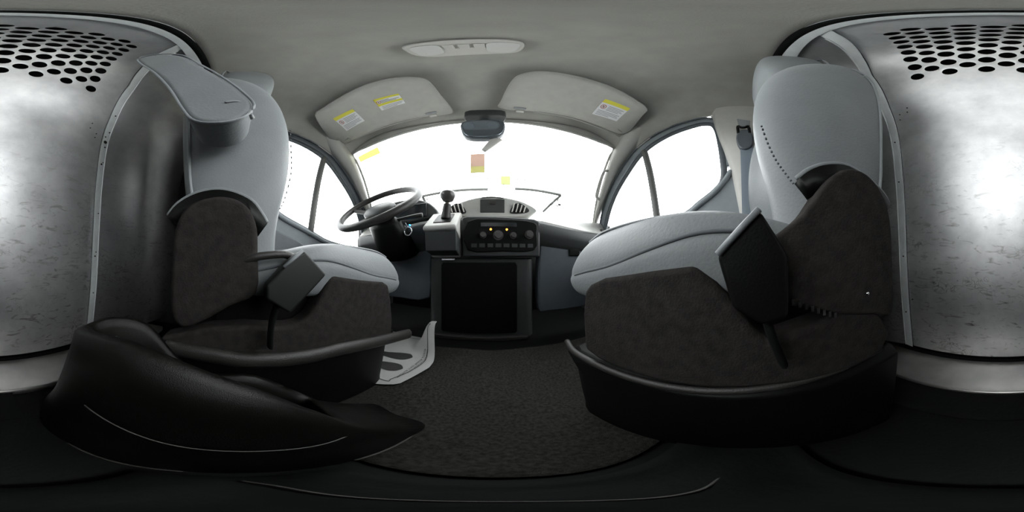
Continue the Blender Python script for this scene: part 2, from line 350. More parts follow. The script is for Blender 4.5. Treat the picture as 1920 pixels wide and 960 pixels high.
# ------------------------------------------------------------------ PARTITION behind the seats
PROF = [(-0.055, 1.292), (-0.10, 1.288), (-0.16, 1.278), (-0.205, 1.262), (-0.245, 1.235), (-0.285, 1.185), (-0.318, 1.12), (-0.348, 1.05), (-0.386, 0.95), (-0.408, 0.87), (-0.425, 0.77), (-0.443, 0.62), (-0.456, 0.46), (-0.47, 0.28), (-0.50, 0.045)]
PL = [0.0]
for a, b in zip(PROF, PROF[1:]): PL.append(PL[-1]+math.dist(a, b))
PTOT = PL[-1]
PD = [(p.x, p.y) for p in catmull([(a, b, 0) for a, b in PROF], 1)]
def prof(s):
    s = max(0, min(PTOT, s))
    for i in range(len(PL)-1):
        if s <= PL[i+1]+1e-9:
            t = (s-PL[i])/(PL[i+1]-PL[i])
            p0, p1, p2, p3 = [PROF[max(0, min(len(PROF)-1, k))] for k in (i-1, i, i+1, i+2)]
            return tuple(0.5*(2*p1[q]+(p2[q]-p0[q])*t+(2*p0[q]-5*p1[q]+4*p2[q]-p3[q])*t*t+(3*p1[q]-p0[q]-3*p2[q]+p3[q])*t**3) for q in (0, 1))
    return PROF[-1]
def wf(s):     # half width of the centre sheet
    y, z = prof(s); return lerp(-y, [(0.055, 0.165), (0.09, 0.195), (0.15, 0.236), (0.21, 0.28), (0.28, 0.325), (0.37, 0.341), (0.5, 0.342)])
def nrm(s):
    a, b = prof(s-0.004), prof(s+0.004); t = Vector((0, b[0]-a[0], b[1]-a[1])).normalized(); return Vector((0, -t.z, t.y)) if -t.z > 0 or True else t
def pp(x, s, off=0.0, dy=0.0):
    y, z = prof(s); n = nrm(s)
    if n.y < 0: n = -n
    return (x, y+n.y*off+dy, z+n.z*off)
part = thing('bulkhead_partition', (0, -0.5, 0.03), 'bare galvanised steel bulkhead with rows of round holes behind both seats', 'partition')
# centre sheet with real perforations, laid out in a staggered field
EV = [0.350, 0.288, 0.237, 0.197, 0.165, 0.138, 0.115, 0.093]; OD = [0.315, 0.259, 0.216, 0.180, 0.151, 0.126, 0.104, 0.084]
pts2 = []; edges2 = []
def loop2(pl):
    o = len(pts2); pts2.extend(pl); edges2.extend((o+i, o+(i+1) % len(pl)) for i in range(len(pl)))
NB = 60
outl = [(-wf(PTOT*i/NB), PTOT*i/NB) for i in range(NB+1)]+[(-wf(PTOT)+2*wf(PTOT)*i/16, PTOT) for i in range(1, 16)]+[(wf(PTOT*i/NB), PTOT*i/NB) for i in range(NB, -1, -1)]+[(wf(0)-2*wf(0)*i/10, 0) for i in range(1, 10)]
loop2(outl)
holes = []
for k in range(-6, 7):
    rows = EV if k % 2 == 0 else OD
    for i, s0 in enumerate(rows):
        if i == 7 and k % 2 == 0 and k in (-4, 4, 6, -6) and k < 0: pass
        sp = lerp(s0, [(0.08, 0.0262), (0.16, 0.0312), (0.24, 0.0352), (0.35, 0.0378)])
        s1 = s0-0.0017*k*(s0/0.35)*0.9
        x = k*sp-0.002
        pitch = (rows[i-1]-rows[i]) if i else (rows[0]-rows[1])
        holes.append((x, s1, sp*0.455, pitch*0.315))
for (x, s0, ra, rb) in holes:
    loop2([(x+ra*math.cos(2*math.pi*q/16), s0+rb*math.sin(2*math.pi*q/16)) for q in range(16)])
for i in range(1, 40):
    ss = PTOT*i/40
    for j in range(-9, 10):
        x = j/10*wf(ss)
        if all(((x-h[0])/(h[2]*1.2))**2+((ss-h[1])/(h[3]*1.3))**2 > 1 for h in holes): pts2.append((x, ss))
res = geometry.delaunay_2d_cdt([Vector(p) for p in pts2], edges2, [], 0, 1e-7)
vv, ff = res[0], res[2]; keep = []
for t in ff:
    c = sum((vv[i] for i in t), Vector((0, 0)))/len(t)
    if abs(c.x) > wf(c.y) or c.y < 0 or c.y > PTOT: continue
    if any(((c.x-h[0])/h[2])**2+((c.y-h[1])/h[3])**2 < 0.97 for h in holes): continue
    keep.append(tuple(t))
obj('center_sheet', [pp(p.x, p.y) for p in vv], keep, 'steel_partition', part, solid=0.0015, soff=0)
for s in (-1, 1):
    def wing(u, v, s=s):
        ss = PTOT*v; w0 = wf(ss)+0.004; x = w0+(0.80-w0)*u
        return pp(s*x, ss, -0.003, 0.30*(x-w0)*sm(ss/0.25))
    grid('side_sheet', wing, 14, 50, 'steel_side_shaded', part, label='plain outer sheet of the bulkhead')
    def fl(u, v, s=s):
        ss = 0.02+(PTOT-0.02)*v; w0 = wf(ss); wd = 0.030
        return pp(s*(w0-0.001+wd*u), ss, 0.004+0.005*(1-u))
    grid('flange', fl, 3, 60, 'steel_flange', part, solid=0.002, label='pale strip with bolt holes joining the sheets')
    tube('flange_edge', [pp(s*(wf(PTOT*i/30)+0.030), PTOT*i/30, 0.005) for i in range(1, 31)], 0.0022, 'steel_flange', part, n=2, seg=6)
def zs(z):   # arc length where the profile has height z
    lo, hi = 0.15, PTOT
    for _ in range(40):
        m = (lo+hi)/2
        if prof(m)[1] > z: lo = m
        else: hi = m
    return lo
spots = [(-1, 0.016, 1.02, 0.003), (-1, 0.020, 0.93, 0.0025), (-1, 0.013, 0.875, 0.0075), (-1, 0.008, 0.90, 0.003), (-1, 0.016, 0.85, 0.003), (-1, 0.012, 0.765, 0.004), (-1, 0.018, 0.775, 0.002), (-1, 0.018, 0.56, 0.002), (-1, 0.012, 0.40, 0.003), (-1, 0.016, 0.415, 0.002), (-1, 0.014, 0.26, 0.002),
         (-1, -0.028, 0.90, 0.002), (-1, -0.030, 0.88, 0.002), (-1, -0.055, 0.94, 0.002), (-1, -0.057, 0.915, 0.002), (-1, 0.045, 0.885, 0.002), (-1, 0.043, 0.86, 0.002), (-1, 0.042, 0.84, 0.002),
         (1, -0.052, 0.975, 0.0022), (1, -0.048, 0.955, 0.0022), (1, -0.022, 0.955, 0.002), (1, -0.018, 0.93, 0.002), (1, 0.014, 0.83, 0.0026), (1, 0.015, 0.66, 0.0024), (1, 0.012, 0.40, 0.0024), (1, 0.014, 0.20, 0.0024), (1, -0.012, 0.25, 0.0022)]
for (s, dx, z, r) in spots:
    ss = zs(z); c = pp(s*(wf(ss)+dx), ss, 0.0 if dx > 0.035 else 0.0068 if dx > 0 else 0.0); n = nrm(ss)
    if n.y < 0: n = -n
    v, f = cyl_vf(Vector(c), n, r, 0.0035, 10)
    obj('bolt_hole', v, f, 'hole_dark', part, smooth=False)
# frame strip that carries the top of the sheet
def top_fn(u, v):
    x = -0.62+1.24*u; s_ = 0.004+0.03*v; y, z = prof(s_)
    return (x, y+0.004-0.25*max(0, abs(x)-0.16)**1.6, ceil_pt(x, -0.055)-0.006-0.004*v)
grid('top_rail', top_fn, 40, 3, 'steel_flange', part, solid=0.002)
# folded sill strip on the floor
sill = thing('sill_plate', (0.05, -0.42, 0.0), 'flat worn steel plate on the floor along the foot of the bulkhead', 'floor plate')
grid('plate', lambda u, v: (-0.70+1.4*u, -0.345-0.150*v, 0.022-0.001*math.sin(9*u)), 40, 6, 'steel_plain', sill, solid=0.003, soff=-1)
box('front_lip', (-0.70, 0.70, -0.346, -0.343, 0.0, 0.021), 'steel_plain', sill, bevel=0)
box('rear_groove', (-0.70, 0.70, -0.53, -0.492, 0.0, 0.012), 'hole_dark', sill, bevel=0)
# rubber edge mat in front of the plate
mt = grid('rubber_mat', lambda u, v: (-0.03+0.68*u, -0.250-0.092*v, 0.005+0.006*v), 20, 4, 'rubber', solid=0.004, soff=-1)
props(mt, 'black rubber strip on the floor in front of the steel sill plate', 'mat')

# ------------------------------------------------------------------ SEATS
def quadpoly(pts, s, xa, xb, name, m, root, bevel, **k):
    a, b = sorted((s*xa, s*xb)); return prism(name, pts, 'x', a, b, m, root, bevel=bevel, **k)
def seat(s, dy, dz, label):
    r = thing('car_seat', (s*0.40, 0.05+dy, 0.0), label, 'seat', None)
    X = lambda l: s*(0.185+l)
    # cushion
    secs = [(0.300, .383, .375, .360, .345, .035), (0.290, .412, .395, .362, .327, .010), (0.262, .438, .412, .364, .320, .002), (0.22, .452, .424, .374, .322, 0), (0.165, .459, .428, .386, .330, 0), (0.10, .462, .430, .407, .340, 0),
            (0.045, .460, .430, .421, .350, 0), (-0.01, .448, .424, .420, .355, 0), (-0.06, .435, .415, .41, .36, .004), (-0.12, .42, .405, .40, .36, .01)]
    rings = []
    for (y, zt, zc, zs_, zb, ins) in secs:
        half = [(0.10, zb), (0.025, zb+0.002), (0.012+ins, zb+0.012), (0.006+ins, (zb+zs_)/2), (0.004+ins, zs_-0.006), (0.009+ins, zs_), (0.006+ins, zs_+0.008), (0.022+ins, (zs_+zt)/2+0.012), (0.050+ins, zt-0.004), (0.085, zt-0.004), (0.13, (zt+zc)/2), (0.19, zc)]
        ring = [(X(l), y+dy, z+dz) for l, z in half]+[(X(0.2175), y+dy, zc+dz)]+[(X(0.435-l), y+dy, z+dz) for l, z in reversed(half)]
        rings.append(ring)
    cush = loft('cushion', rings, 'leather', r, sub=2)
    tube('piping', [(X(0.008+i), y+dy-0.004, zs_+dz+0.001) for (y, zt, zc, zs_, zb, i) in secs[2:]], 0.0022, 'stitch', cush, n=5, seg=8)
    tube('piping', [(X(0.040+i), y+dy-.006, zt+dz-0.0115) for (y, zt, zc, zs_, zb, i) in secs[2:]], 0.0022, 'leather_piping', cush, n=5, seg=8)
    # fine stitches beside the upper piping
    P = catmull([(X(0.047+i), y+dy-.006, zt+dz-0.0085) for (y, zt, zc, zs_, zb, i) in secs[2:-1]], 8); vf = []
    for a, b in zip(P[::2], P[1::2]): vf.append(tube_vf([a, a.lerp(b, .7)], 0.0012, 6))
    obj('stitching', *merge(*vf), 'stitch', cush)
    # backrest
    bs = [(0.34, -.035, -.175, .035), (0.40, -.040, -.185, .024), (0.46, -.038, -.197, .021), (0.53, -.018, -.206, .022), (0.60, -.009, -.209, .024), (0.69, -.011, -.211, .027), (0.78, -.023, -.210, .032), (0.87, -.045, -.204, .040), (0.94, -.070, -.193, .052), (0.985, -.096, -.182, .068), (1.010, -.118, -.172, .095)]
    rings = []
    for z, fr, rr_, l0 in bs:
        t = sm((z-0.86)/0.15)
        half = [(l0, rr_+0.05), (l0-0.001, (rr_+fr)/2), (l0+0.001, fr-0.035), (l0+0.014, fr-0.008), (l0+0.040, fr+0.003), (l0+0.075, fr-0.004), (l0+0.11, fr-0.028*(1-t*.6)), (0.19, fr-0.040*(1-t*.7))]
        back = [(0.15, rr_-0.004), (l0+0.03, rr_), (l0+0.006, rr_+0.015)]
        ring = [(X(l), y+dy, z) for l, y in half]+[(X(0.2175), y+dy, z) for l, y in [(0, fr-0.044*(1-t*.7))]]+[(X(0.435-l), y+dy, z) for l, y in reversed(half)]
        ring += [(X(0.435-l), y+dy, z) for l, y in reversed(back)]+[(X(0.2175), rr_-0.006+dy, z)]+[(X(l), y+dy, z) for l, y in back]
        rings.append(ring)
    bk = loft('backrest', rings, 'leather', r, sub=2)
    tube('piping', [(X(l0+0.006), rr_+0.022+dy, z) for z, fr, rr_, l0 in bs[2:-1]]+[(X(.13), -0.165+dy, 0.998)], 0.0028, 'leather_piping', bk, n=5, seg=8)
    # lower edge of the leather: a rolled seam arching over the side cap
    if s > 0: arch = [(-0.192, 0.482), (-0.178, 0.496), (-0.150, 0.510), (-0.114, 0.520), (-0.086, 0.513), (-0.066, 0.500), (-0.053, 0.486)]
    else: arch = [(-0.105-dy, 0.468), (-0.088-dy, 0.487), (-0.06-dy, 0.502), (-0.028-dy, 0.508), (0.0-dy, 0.503), (0.028-dy, 0.488), (0.045-dy, 0.465), (0.052-dy, 0.452)]
    tube('lower_roll', [(X(0.019), y+dy, z) for y, z in arch], 0.004, 'leather', bk, n=5, seg=10)
    # painted shade: a dark crescent added as the shadow under the leather hem
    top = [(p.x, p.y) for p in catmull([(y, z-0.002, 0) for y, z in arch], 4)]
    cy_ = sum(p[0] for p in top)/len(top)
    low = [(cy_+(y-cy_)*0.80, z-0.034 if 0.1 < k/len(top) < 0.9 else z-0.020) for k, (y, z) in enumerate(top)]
    quadpoly([(y+dy, z) for y, z in top+low[::-1]], s, 0.199, 0.225, 'tuck_shade', 'black_plastic', bk, 0.0)
    # diagonal stitched seam on the inner bolster
    sp = [(0.565, -0.004), (0.535, -0.010), (0.51, -0.018), (0.492, -0.028), (0.478, -0.038)] if s > 0 else [(0.66, -0.012), (0.60, -0.010), (0.55, -0.010), (0.50, -0.02), (0.475, -0.03)]
    P = catmull([(X(0.020), y+dy-0.012, z) for z, y in sp], 8); vf = []
    for a, b in zip(P[::2], P[1::2]): vf.append(tube_vf([a, a.lerp(b, .75)], 0.0012, 6))
    obj('stitching', *merge(*vf), 'stitch', bk)
    # brown cap at the hinge
    if s > 0: cap = [(-.176, .319), (-.177, .40), (-.172, .45), (-.16, .478), (-.143, .497), (-.122, .506), (-.10, .502), (-.083, .487), (-.066, .462), (-.052, .440), (-.034, .424), (-.022, .41), (-.02, .36), (-.05, .352), (-.1, .335), (-.143, .325)]
    else: cap = [(-.094, .333), (-.092, .40), (-.086, .445), (-.067, .477), (-.028, .490), (.002, .486), (.024, .470), (.035, .44), (.036, .40), (.034, .345), (-.005, .325), (-.05, .295), (-.075, .285), (-.09, .30)]
    if s < 0: cap = [(y-dy, z) for y, z in cap]
    quadpoly([(y+dy, z) for y, z in smooth2(cap, 3)], s, 0.183, 0.215, 'hinge_cover', 'brown_cloth', r, 0.010, label='dark brown cover over the backrest hinge')
    # brown side shield
    if s > 0: sh = [(.200, .357), (.167, .371), (.092, .385), (.046, .392), (.026, .376), (.008, .355), (-.006, .334), (-.02, .318), (-.049, .326), (-.083, .335), (-.11, .339), (-.143, .336), (-.165, .31), (-.176, .286), (-.160, .258), (-.11, .250), (-.022, .252), (.031, .246), (.105, .238), (.179, .232), (.213, .236), (.219, .303), (.214, .345)]
    else: sh = [(.338, .287), (.328, .328), (.306, .339), (.230, .352), (.163, .366), (.15, .350), (.136, .325), (.118, .300), (.101, .288), (.081, .286), (.058, .288), (.017, .293), (-.03, .290), (-.07, .277), (-.11, .262), (-.115, .236), (.017, .236), (.113, .222), (.18, .215), (.26, .195), (.339, .180), (.345, .23)]
    dd = 0 if s > 0 else 0
    quadpoly([(y+dd, z) for y, z in sh], s, 0.186, 0.225, 'side_shield', 'brown_cloth', r, 0.008, label='dark brown cloth side panel of the seat base')
    # raised rim round the side shield pocket
    # lip rail
    if s > 0: lp = [(0.200, 0.298, 0.206), (0.188, 0.25, 0.210), (0.188, 0.185, 0.217), (0.190, 0.082, 0.231), (0.190, 0.032, 0.239), (0.190, -0.023, 0.248), (0.192, -0.09, 0.255), (0.194, -0.165, 0.262)]
    else: lp = [(0.168, 0.395, 0.168), (0.172, 0.34, 0.182), (0.178, 0.27, 0.197), (0.181, 0.18, 0.216), (0.181, 0.113, 0.222), (0.181, 0.017, 0.232), (0.183, -0.03, 0.240), (0.186, -0.10, 0.245)]
    v1 = tube_vf(catmull([(s*x, y, z) for x, y, z in lp], 5), 0.006 if s > 0 else 0.011, 10, 0.006 if s > 0 else 0.015)
    obj('trim_rail', *v1, 'trim_plastic', r)
    # riser to the floor
    y0, y1 = (-0.20, 0.285) if s > 0 else (-0.10, 0.36)
    rings = []
    for z, g in ((0.002, 0.0), (0.03, 0.0), (0.15, -0.010), (0.235, -0.016), (0.25, 0.0)):
        xa, xb = 0.205+g, 0.60
        zt = [0, 0]
        R_ = [(xa, y0+g*0), (xa, y0+.1), (xa, y1-.14), (xa, y1-.03-.03*(z<.2)), (xa+.008, y1-.008-g-.025*(z<.2)), (xa+.05, y1-g-.01*(z<.2)), (xb-.05, y1-g), (xb, y1-.05), (xb, y0)]
        rings.append([(s*x, y, (z if z < 0.2 else z-0.05*sm((y-(y1-.25))/.25))) for x, y in R_])
    loft('riser', rings, 'black_plastic', r, bevel=0.004)
    box('underframe', (min(s*.225, s*.59), max(s*.225, s*.59), -0.15+dy, 0.22+dy, 0.235 if s > 0 else 0.19, 0.345), 'black_plastic', r, bevel=0.01)
    # seat slide teeth and a bright bolt in the pocket
    if s > 0:
        vf = []
        for k in range(9):
            c = Vector((0.183, -0.035-0.006*k, 0.362-0.0028*k)); vf.append(box_vf(c.x-.004, c.x+.004, c.y-.0015, c.y+.0015, c.z-.003, c.z+.003))
        obj('ratchet', *merge(*vf), 'chrome', r, smooth=False)
        v, f = cyl_vf((0.184, -0.022, 0.327), (-1, 0, 0), 0.0045, 0.003, 12); obj('bolt', v, f, 'chrome', r)
        v, f = cyl_vf((0.184, -0.128, 0.356), (-1, 0, 0), 0.002, 0.003, 8); obj('bolt', v, f, 'chrome', r)
    # headrest and its posts
    hr = [(0.935, .03, -.115, -.085), (0.945, .01, -.135, -.055), (0.985, 0, -.145, -.040), (1.05, 0, -.145, -.032), (1.115, .004, -.140, -.036), (1.15, .014, -.128, -.050), (1.163, .04, -.110, -.070)]
    rings = []
    for z, g, ya, yb in hr:
        yb += 0.025; z -= 0.02*(z < 0.97)
        a, b = 0.102+g, 0.345-g
        rings.append([(X(l), y+dy-0.01, z) for l, y in ((a, ya+.02), (a, yb-.02), (a+.015, yb-.004), (a+.05, yb), (0.2175, yb+.003), (b-.05, yb), (b-.015, yb-.004), (b, yb-.02), (b, ya+.02), (b-.03, ya), (0.2175, ya-.003), (a+.03, ya))])
    h = loft('headrest', rings, 'leather', r, sub=2)
    tube('piping', [(X(0.109), -0.135+dy, 0.96), (X(0.106), -0.14+dy, 1.05), (X(0.115), -0.13+dy, 1.14), (X(0.15), -0.12+dy, 1.163)], 0.0028, 'leather_piping', h, n=5, seg=8)
    for l in (0.155, 0.28):
        v, f = cyl_vf((X(l), -0.10+dy, 0.93), (0, 0, 1), 0.006, 0.05, 12) ; obj('headrest_post', *cyl_vf((X(l), -0.13+dy, 0.945), (0, 0.2, 1), 0.006, 0.04, 12), 'chrome', r)
    return r
LS = seat(-1, 0.115, -0.030, 'grey leather driver seat behind the steering wheel, folded up armrest on its side')
RS = seat(1, 0.0, 0.0, 'grey leather passenger seat on the side away from the steering wheel')
# folded-up armrest of the driver seat
arm = smooth2([(-.112, .935), (-.085, .940), (-.055, .90), (-.035, .81), (-.012, .73), (.010, .665), (.022, .625), (.012, .594), (-.012, .580), (-.040, .588), (-.055, .625), (-.070, .70), (-.090, .80), (-.108, .88)], 4)
a_ = prism('armrest', arm, 'x', -0.190, -0.122, 'leather', LS, bevel=0.009, seg=4, label='leather armrest folded upright')
tube('piping', [(-0.1225, y*0.985, z) for y, z in arm[::4]], 0.0018, 'leather_piping', a_, n=4, seg=8, closed=True)
tube('wrinkle', [(-0.135, 0.019, 0.632), (-0.128, 0.014, 0.634), (-0.121, 0.002, 0.632), (-0.1205, -0.008, 0.628)], 0.0018, 'leather_piping', a_, n=4, seg=8)
tube('wrinkle', [(-0.150, 0.021, 0.622), (-0.14, 0.022, 0.612), (-0.128, 0.018, 0.606)], 0.0028, 'leather_piping', a_, n=4, seg=8)
v, f = cyl_vf((-0.185, -0.03, 0.625), (-1, 0, 0), 0.018, 0.03, 20); obj('armrest_pivot', v, f, 'black_plastic', LS)
# recliner lever in the pocket of the driver seat
tube('recline_lever', [(-0.195, -0.0, 0.385), (-0.185, 0.03, 0.398), (-0.185, 0.075, 0.402), (-0.188, 0.10, 0.392)], 0.006, 'trim_plastic', LS, n=5)
# bright slot seen in the dark pocket behind the driver seat
# buckles
def buckle(s, poly, x, label, stalk, hl):
    r = thing('seat_belt_buckle', (s*x, sum(p[0] for p in poly)/len(poly), min(p[1] for p in poly)), label, 'buckle')
    a, b = sorted((s*(x-0.0), s*(x+0.024)))
    prism('housing', poly, 'x', a, b, 'black_plastic' if s > 0 else 'buckle_plastic', r, bevel=0.004)
    tube('release_edge', hl, 0.0024, 'leather_piping', r, n=2, seg=8)
    tube('stalk', stalk, 0.010, 'rubber', r, n=5, r2=0.004, up=(0, 1, 0))
buckle(-1, [(.083, .402), (.094, .407), (.128, .373), (.072, .322), (.041, .345), (.041, .362), (.062, .384)], 0.152, 'black belt buckle beside the driver seat cushion', [(-0.168, 0.062, 0.340), (-0.170, 0.052, 0.305), (-0.172, 0.05, 0.262)], [(-0.150, 0.063, 0.386), (-0.150, 0.089, 0.407)])
buckle(1, [(-.010, .432), (.002, .420), (.019, .400), (.008, .363), (-.012, .350), (-.030, .356), (-.030, .40)], 0.152, 'black belt buckle beside the passenger seat cushion', [(0.168, -0.012, 0.365), (0.170, -0.02, 0.335), (0.172, -0.03, 0.30)], [(0.150, -0.009, 0.431), (0.150, 0.018, 0.401)])

# ------------------------------------------------------------------ console tub with the rounded rim
con = thing('floor_console', (-0.12, -0.05, 0.0), 'black grained console tub with a rounded padded rim on the floor beside driver seat', 'console')
fl_ = [(-.050, -.235), (-.050, -.12), (-.050, -.03), (-.050, .06), (-.047, .15), (-.044, .215), (-.10, .225), (-.165, .222), (-.168, .06), (-.168, -.10), (-.168, -.29), (-.11, -.318)]
rm_ = [(-.062, -.150, .302), (-.060, -.09, .308), (-.060, -.035, .296), (-.060, .02, .265), (-.060, .060, .218), (-.068, .090, .164), (-.11, .098, .148), (-.158, .095, .140), (-.163, .03, .205), (-.163, -.05, .215), (-.160, -.115, .285), (-.115, -.150, .304)]
A = catmull([(x, y, 0.008) for x, y in fl_], 5, True); B = catmull(rm_, 5, True)
c0 = Vector((-0.115, -0.02, 0))
def inn(p, k, z): q = Vector((p.x, p.y, 0)); d = (c0-q); q2 = q+Vector((d.x*k[0], d.y*k[1], 0)); return Vector((q2.x, q2.y, z))
rings = [A, [a.lerp(b, 0.5)+Vector((0.004, 0, 0)) for a, b in zip(A, B)], [a.lerp(b, 0.88)+Vector((0.007, 0, 0)) for a, b in zip(A, B)], [b+Vector((0.005, 0, 0.008)) for b in B],
         [inn(b, (.10, .03), b.z+0.011) for b in B], [inn(b, (.24, .07), b.z+0.009) for b in B], [inn(b, (.34, .10), b.z-0.003) for b in B], [inn(b, (.37, .12), max(0.05, b.z-0.05)) for b in B], [inn(b, (.38, .13), 0.05+0.05*b.z) for b in B]]
loft('tub', rings, 'console_vinyl', con)
tube('seam_line', [(-.0455, -.117, .208), (-.0455, -.074, .193), (-.0455, -.031, .175), (-.046, .015, .164), (-.047, .055, .155), (-.052, .086, .150)], 0.0009, 'wire_grey', con, n=5, seg=6)
tube('foot_edge', [(-.048, -.15, .010), (-.048, -.08, .010), (-.05, -.03, .008)], 0.0014, 'wire_grey', con, n=5, seg=6)
tube('front_edge', [(-.047, .085, .020), (-.0455, .15, .012), (-.0435, .19, .010)], 0.0016, 'wire_grey', con, n=5, seg=6)
box('clip', (-0.094, -0.087, -0.122, -0.112, 0.283, 0.302), 'leather_piping', con, bevel=0.001)

# ------------------------------------------------------------------ DASHBOARD
dash = thing('dashboard', (0, 0.85, 0.1), 'grey moulded dashboard below the windscreen with centre vents and radio', 'dashboard')
def lipz(x): return lerp(abs(x-0.0), [(0.0, 0.575), (0.25, 0.566), (0.40, 0.545), (0.50, 0.534), (0.70, 0.525)])
def dash_top_fn(u, v):
    x = -0.68+1.36*u; yf = 0.705+0.02*max(0, abs(x)-0.3); yb = 1.15-0.31*(x/0.68)**2
    z0 = lipz(x); z1 = 0.597
    y = yf+(yb-yf)*v
    return (x, y, z0+(z1-z0)*sm(v*1.6)+0.012*math.sin(math.pi*v))
grid('top_cover', dash_top_fn, 40, 16, 'dash_top', dash, solid=0.015, soff=-1)
def face_fn(u, v):
    x = -0.68+1.36*u; z0 = lipz(x)-0.012; yf = 0.705+0.02*max(0, abs(x)-0.3)
    prof_ = [(0.0, 0.0, 0.0), (0.15, -0.010, 0.018), (0.35, -0.010, 0.045), (0.7, 0.01, 0.09), (1.0, 0.06, 0.13)]
    dy = lerp(v, [(a, b) for a, b, c in prof_]); dz = lerp(v, [(a, c) for a, b, c in prof_])
    return (x, yf+dy, z0-dz)
grid('face', face_fn, 40, 12, 'dash_plastic', dash, solid=0.01, soff=1)
# centre stack
prism('center_stack', [(-0.07, 0.395), (-0.07, 0.568), (-0.05, 0.574), (0.24, 0.566), (0.268, 0.555), (0.268, 0.395)], 'y', 0.685, 0.80, 'dash_plastic', dash, bevel=0.010)
prism('control_panel', smooth2([(-0.045, 0.425), (-0.045, 0.548), (0.10, 0.556), (0.238, 0.548), (0.250, 0.50), (0.238, 0.425), (0.1, 0.42)], 3), 'y', 0.679, 0.70, 'black_plastic', dash, bevel=0.004)
cp = [o for o in dash.children if o.name.startswith('control_panel')][0]
for x, z in ((0.052, 0.512), (0.119, 0.512)):
    v, f = cyl_vf((x, 0.6795, z), (0, -1, 0), 0.0042, 0.002, 14); obj('indicator_lamp', v, f, 'amber_lamp', cp, label='small lit amber lamp')
for x, z, rr in ((0.083, 0.487, 0.021), (0.020, 0.487, 0.014), (0.146, 0.487, 0.014), (0.215, 0.492, 0.019)):
    v, f = merge(cyl_vf((x, 0.6795, z), (0, -1, 0), rr, 0.006, 28), cyl_vf((x, 0.674, z), (0, -1, 0), rr*0.72, 0.012, 28, rr*0.66)); obj('control_knob', v, f, 'knob', cp, bevel=0.0008)
box('display', (0.01, 0.16, 0.6770, 0.6795, 0.524, 0.541), 'screen', cp, bevel=0.001)
v, f = merge(*[box_vf(-0.03+0.034*k, -0.006+0.034*k, 0.6765, 0.6795, 0.436, 0.452) for k in range(8)]); obj('push_buttons', v, f, 'dash_plastic', cp, bevel=0.001)
# vent pod on top
pod = smooth2([(-0.150, 0.612), (-0.095, 0.586), (0.02, 0.578), (0.15, 0.580), (0.225, 0.592), (0.268, 0.618), (0.235, 0.645), (0.17, 0.668), (0.08, 0.682), (0.01, 0.680), (-0.06, 0.664), (-0.12, 0.640)], 4)
prism('vent_pod', pod, 'y', 0.735, 0.90, 'dash_top', dash, bevel=0.012, seg=4)
vp = [o for o in dash.children if o.name.startswith('vent_pod')][0]
for cx, sg in ((-0.100, -1), (0.180, 1)):
    pl = smooth2([(cx-sg*0.040, 0.600), (cx-sg*0.022, 0.640), (cx+sg*0.005, 0.650), (cx+sg*0.038, 0.630), (cx+sg*0.048, 0.612), (cx+sg*0.02, 0.601)], 4)
    prism('air_vent', pl, 'y', 0.7315, 0.74, 'hole_dark', vp, bevel=0)
    av = [o for o in vp.children if o.name.startswith('air_vent')][-1]
for cx, sg in ((-0.100, -1), (0.180, 1)):
    for k in range(4):
        x = cx-sg*0.026+sg*0.018*k
        tube('vent_louvre', [(x-sg*0.006, 0.7285, 0.604), (x, 0.7275, 0.625), (x+sg*0.004, 0.7285, 0.646-0.006*max(0, k-1))], 0.0028, 'lamp_housing', dash, n=4, seg=8)
box('storage_lid', (0.005, 0.115, 0.7325, 0.7375, 0.600, 0.668), 'dash_plastic', dash, bevel=0.003)
box('hazard_switch', (0.046, 0.074, 0.728, 0.734, 0.640, 0.658), 'trim_plastic', dash, bevel=0.002)
tube('lid_slot', [(0.012, 0.731, 0.673), (0.06, 0.7305, 0.676), (0.108, 0.731, 0.673)], 0.0022, 'hole_dark', dash, n=4, seg=6)
# selector housing
sel = [(0.600, 0.505), (0.600, 0.520), (0.720, 0.600), (0.76, 0.600), (0.76, 0.40), (0.70, 0.395), (0.690, 0.47)]
prism('selector_housing', sel, 'x', -0.215, -0.078, 'dash_top', dash, bevel=0.010, seg=4)
prism('selector_gate', [(0.622, 0.5355), (0.622, 0.5385), (0.700, 0.5905), (0.700, 0.5875)], 'x', -0.178, -0.105, 'black_plastic', dash, bevel=0.001)
prism('selector_skirt', [(0.625, 0.42), (0.612, 0.502), (0.70, 0.506), (0.70, 0.40)], 'x', -0.212, -0.080, 'dash_plastic', dash, bevel=0.006)
# instrument binnacle
bn = smooth2([(-0.60, 0.60), (-0.585, 0.655), (-0.50, 0.695), (-0.40, 0.705), (-0.30, 0.695), (-0.225, 0.655), (-0.205, 0.595), (-0.40, 0.58)], 4)
prism('instrument_hood', bn, 'y', 0.735, 0.93, 'dash_plastic', dash, bevel=0.012, seg=4)
box('gauge_panel', (-0.55, -0.25, 0.728, 0.738, 0.595, 0.668), 'screen', dash, bevel=0.01)
# knee panels and glove box
prism('knee_panel', smooth2([(-0.66, 0.20), (-0.66, 0.50), (-0.45, 0.52), (-0.24, 0.515), (-0.236, 0.35), (-0.238, 0.19), (-0.4, 0.17)], 2), 'y', 0.745, 0.80, 'blue_panel', dash, bevel=0.01)
prism('glove_box_lid', smooth2([(0.272, 0.16), (0.276, 0.44), (0.31, 0.475), (0.45, 0.482), (0.60, 0.478), (0.64, 0.44), (0.64, 0.16), (0.58, 0.13), (0.33, 0.13)], 3), 'y', 0.715, 0.78, 'blue_panel', dash, bevel=0.014, seg=4)
box('glove_box_latch', (0.425, 0.485, 0.708, 0.72, 0.40, 0.435), 'black_plastic', dash, bevel=0.004)
box('end_cap', (0.646, 0.684, 0.735, 0.83, 0.48, 0.56), 'dash_plastic', dash, bevel=0.01)
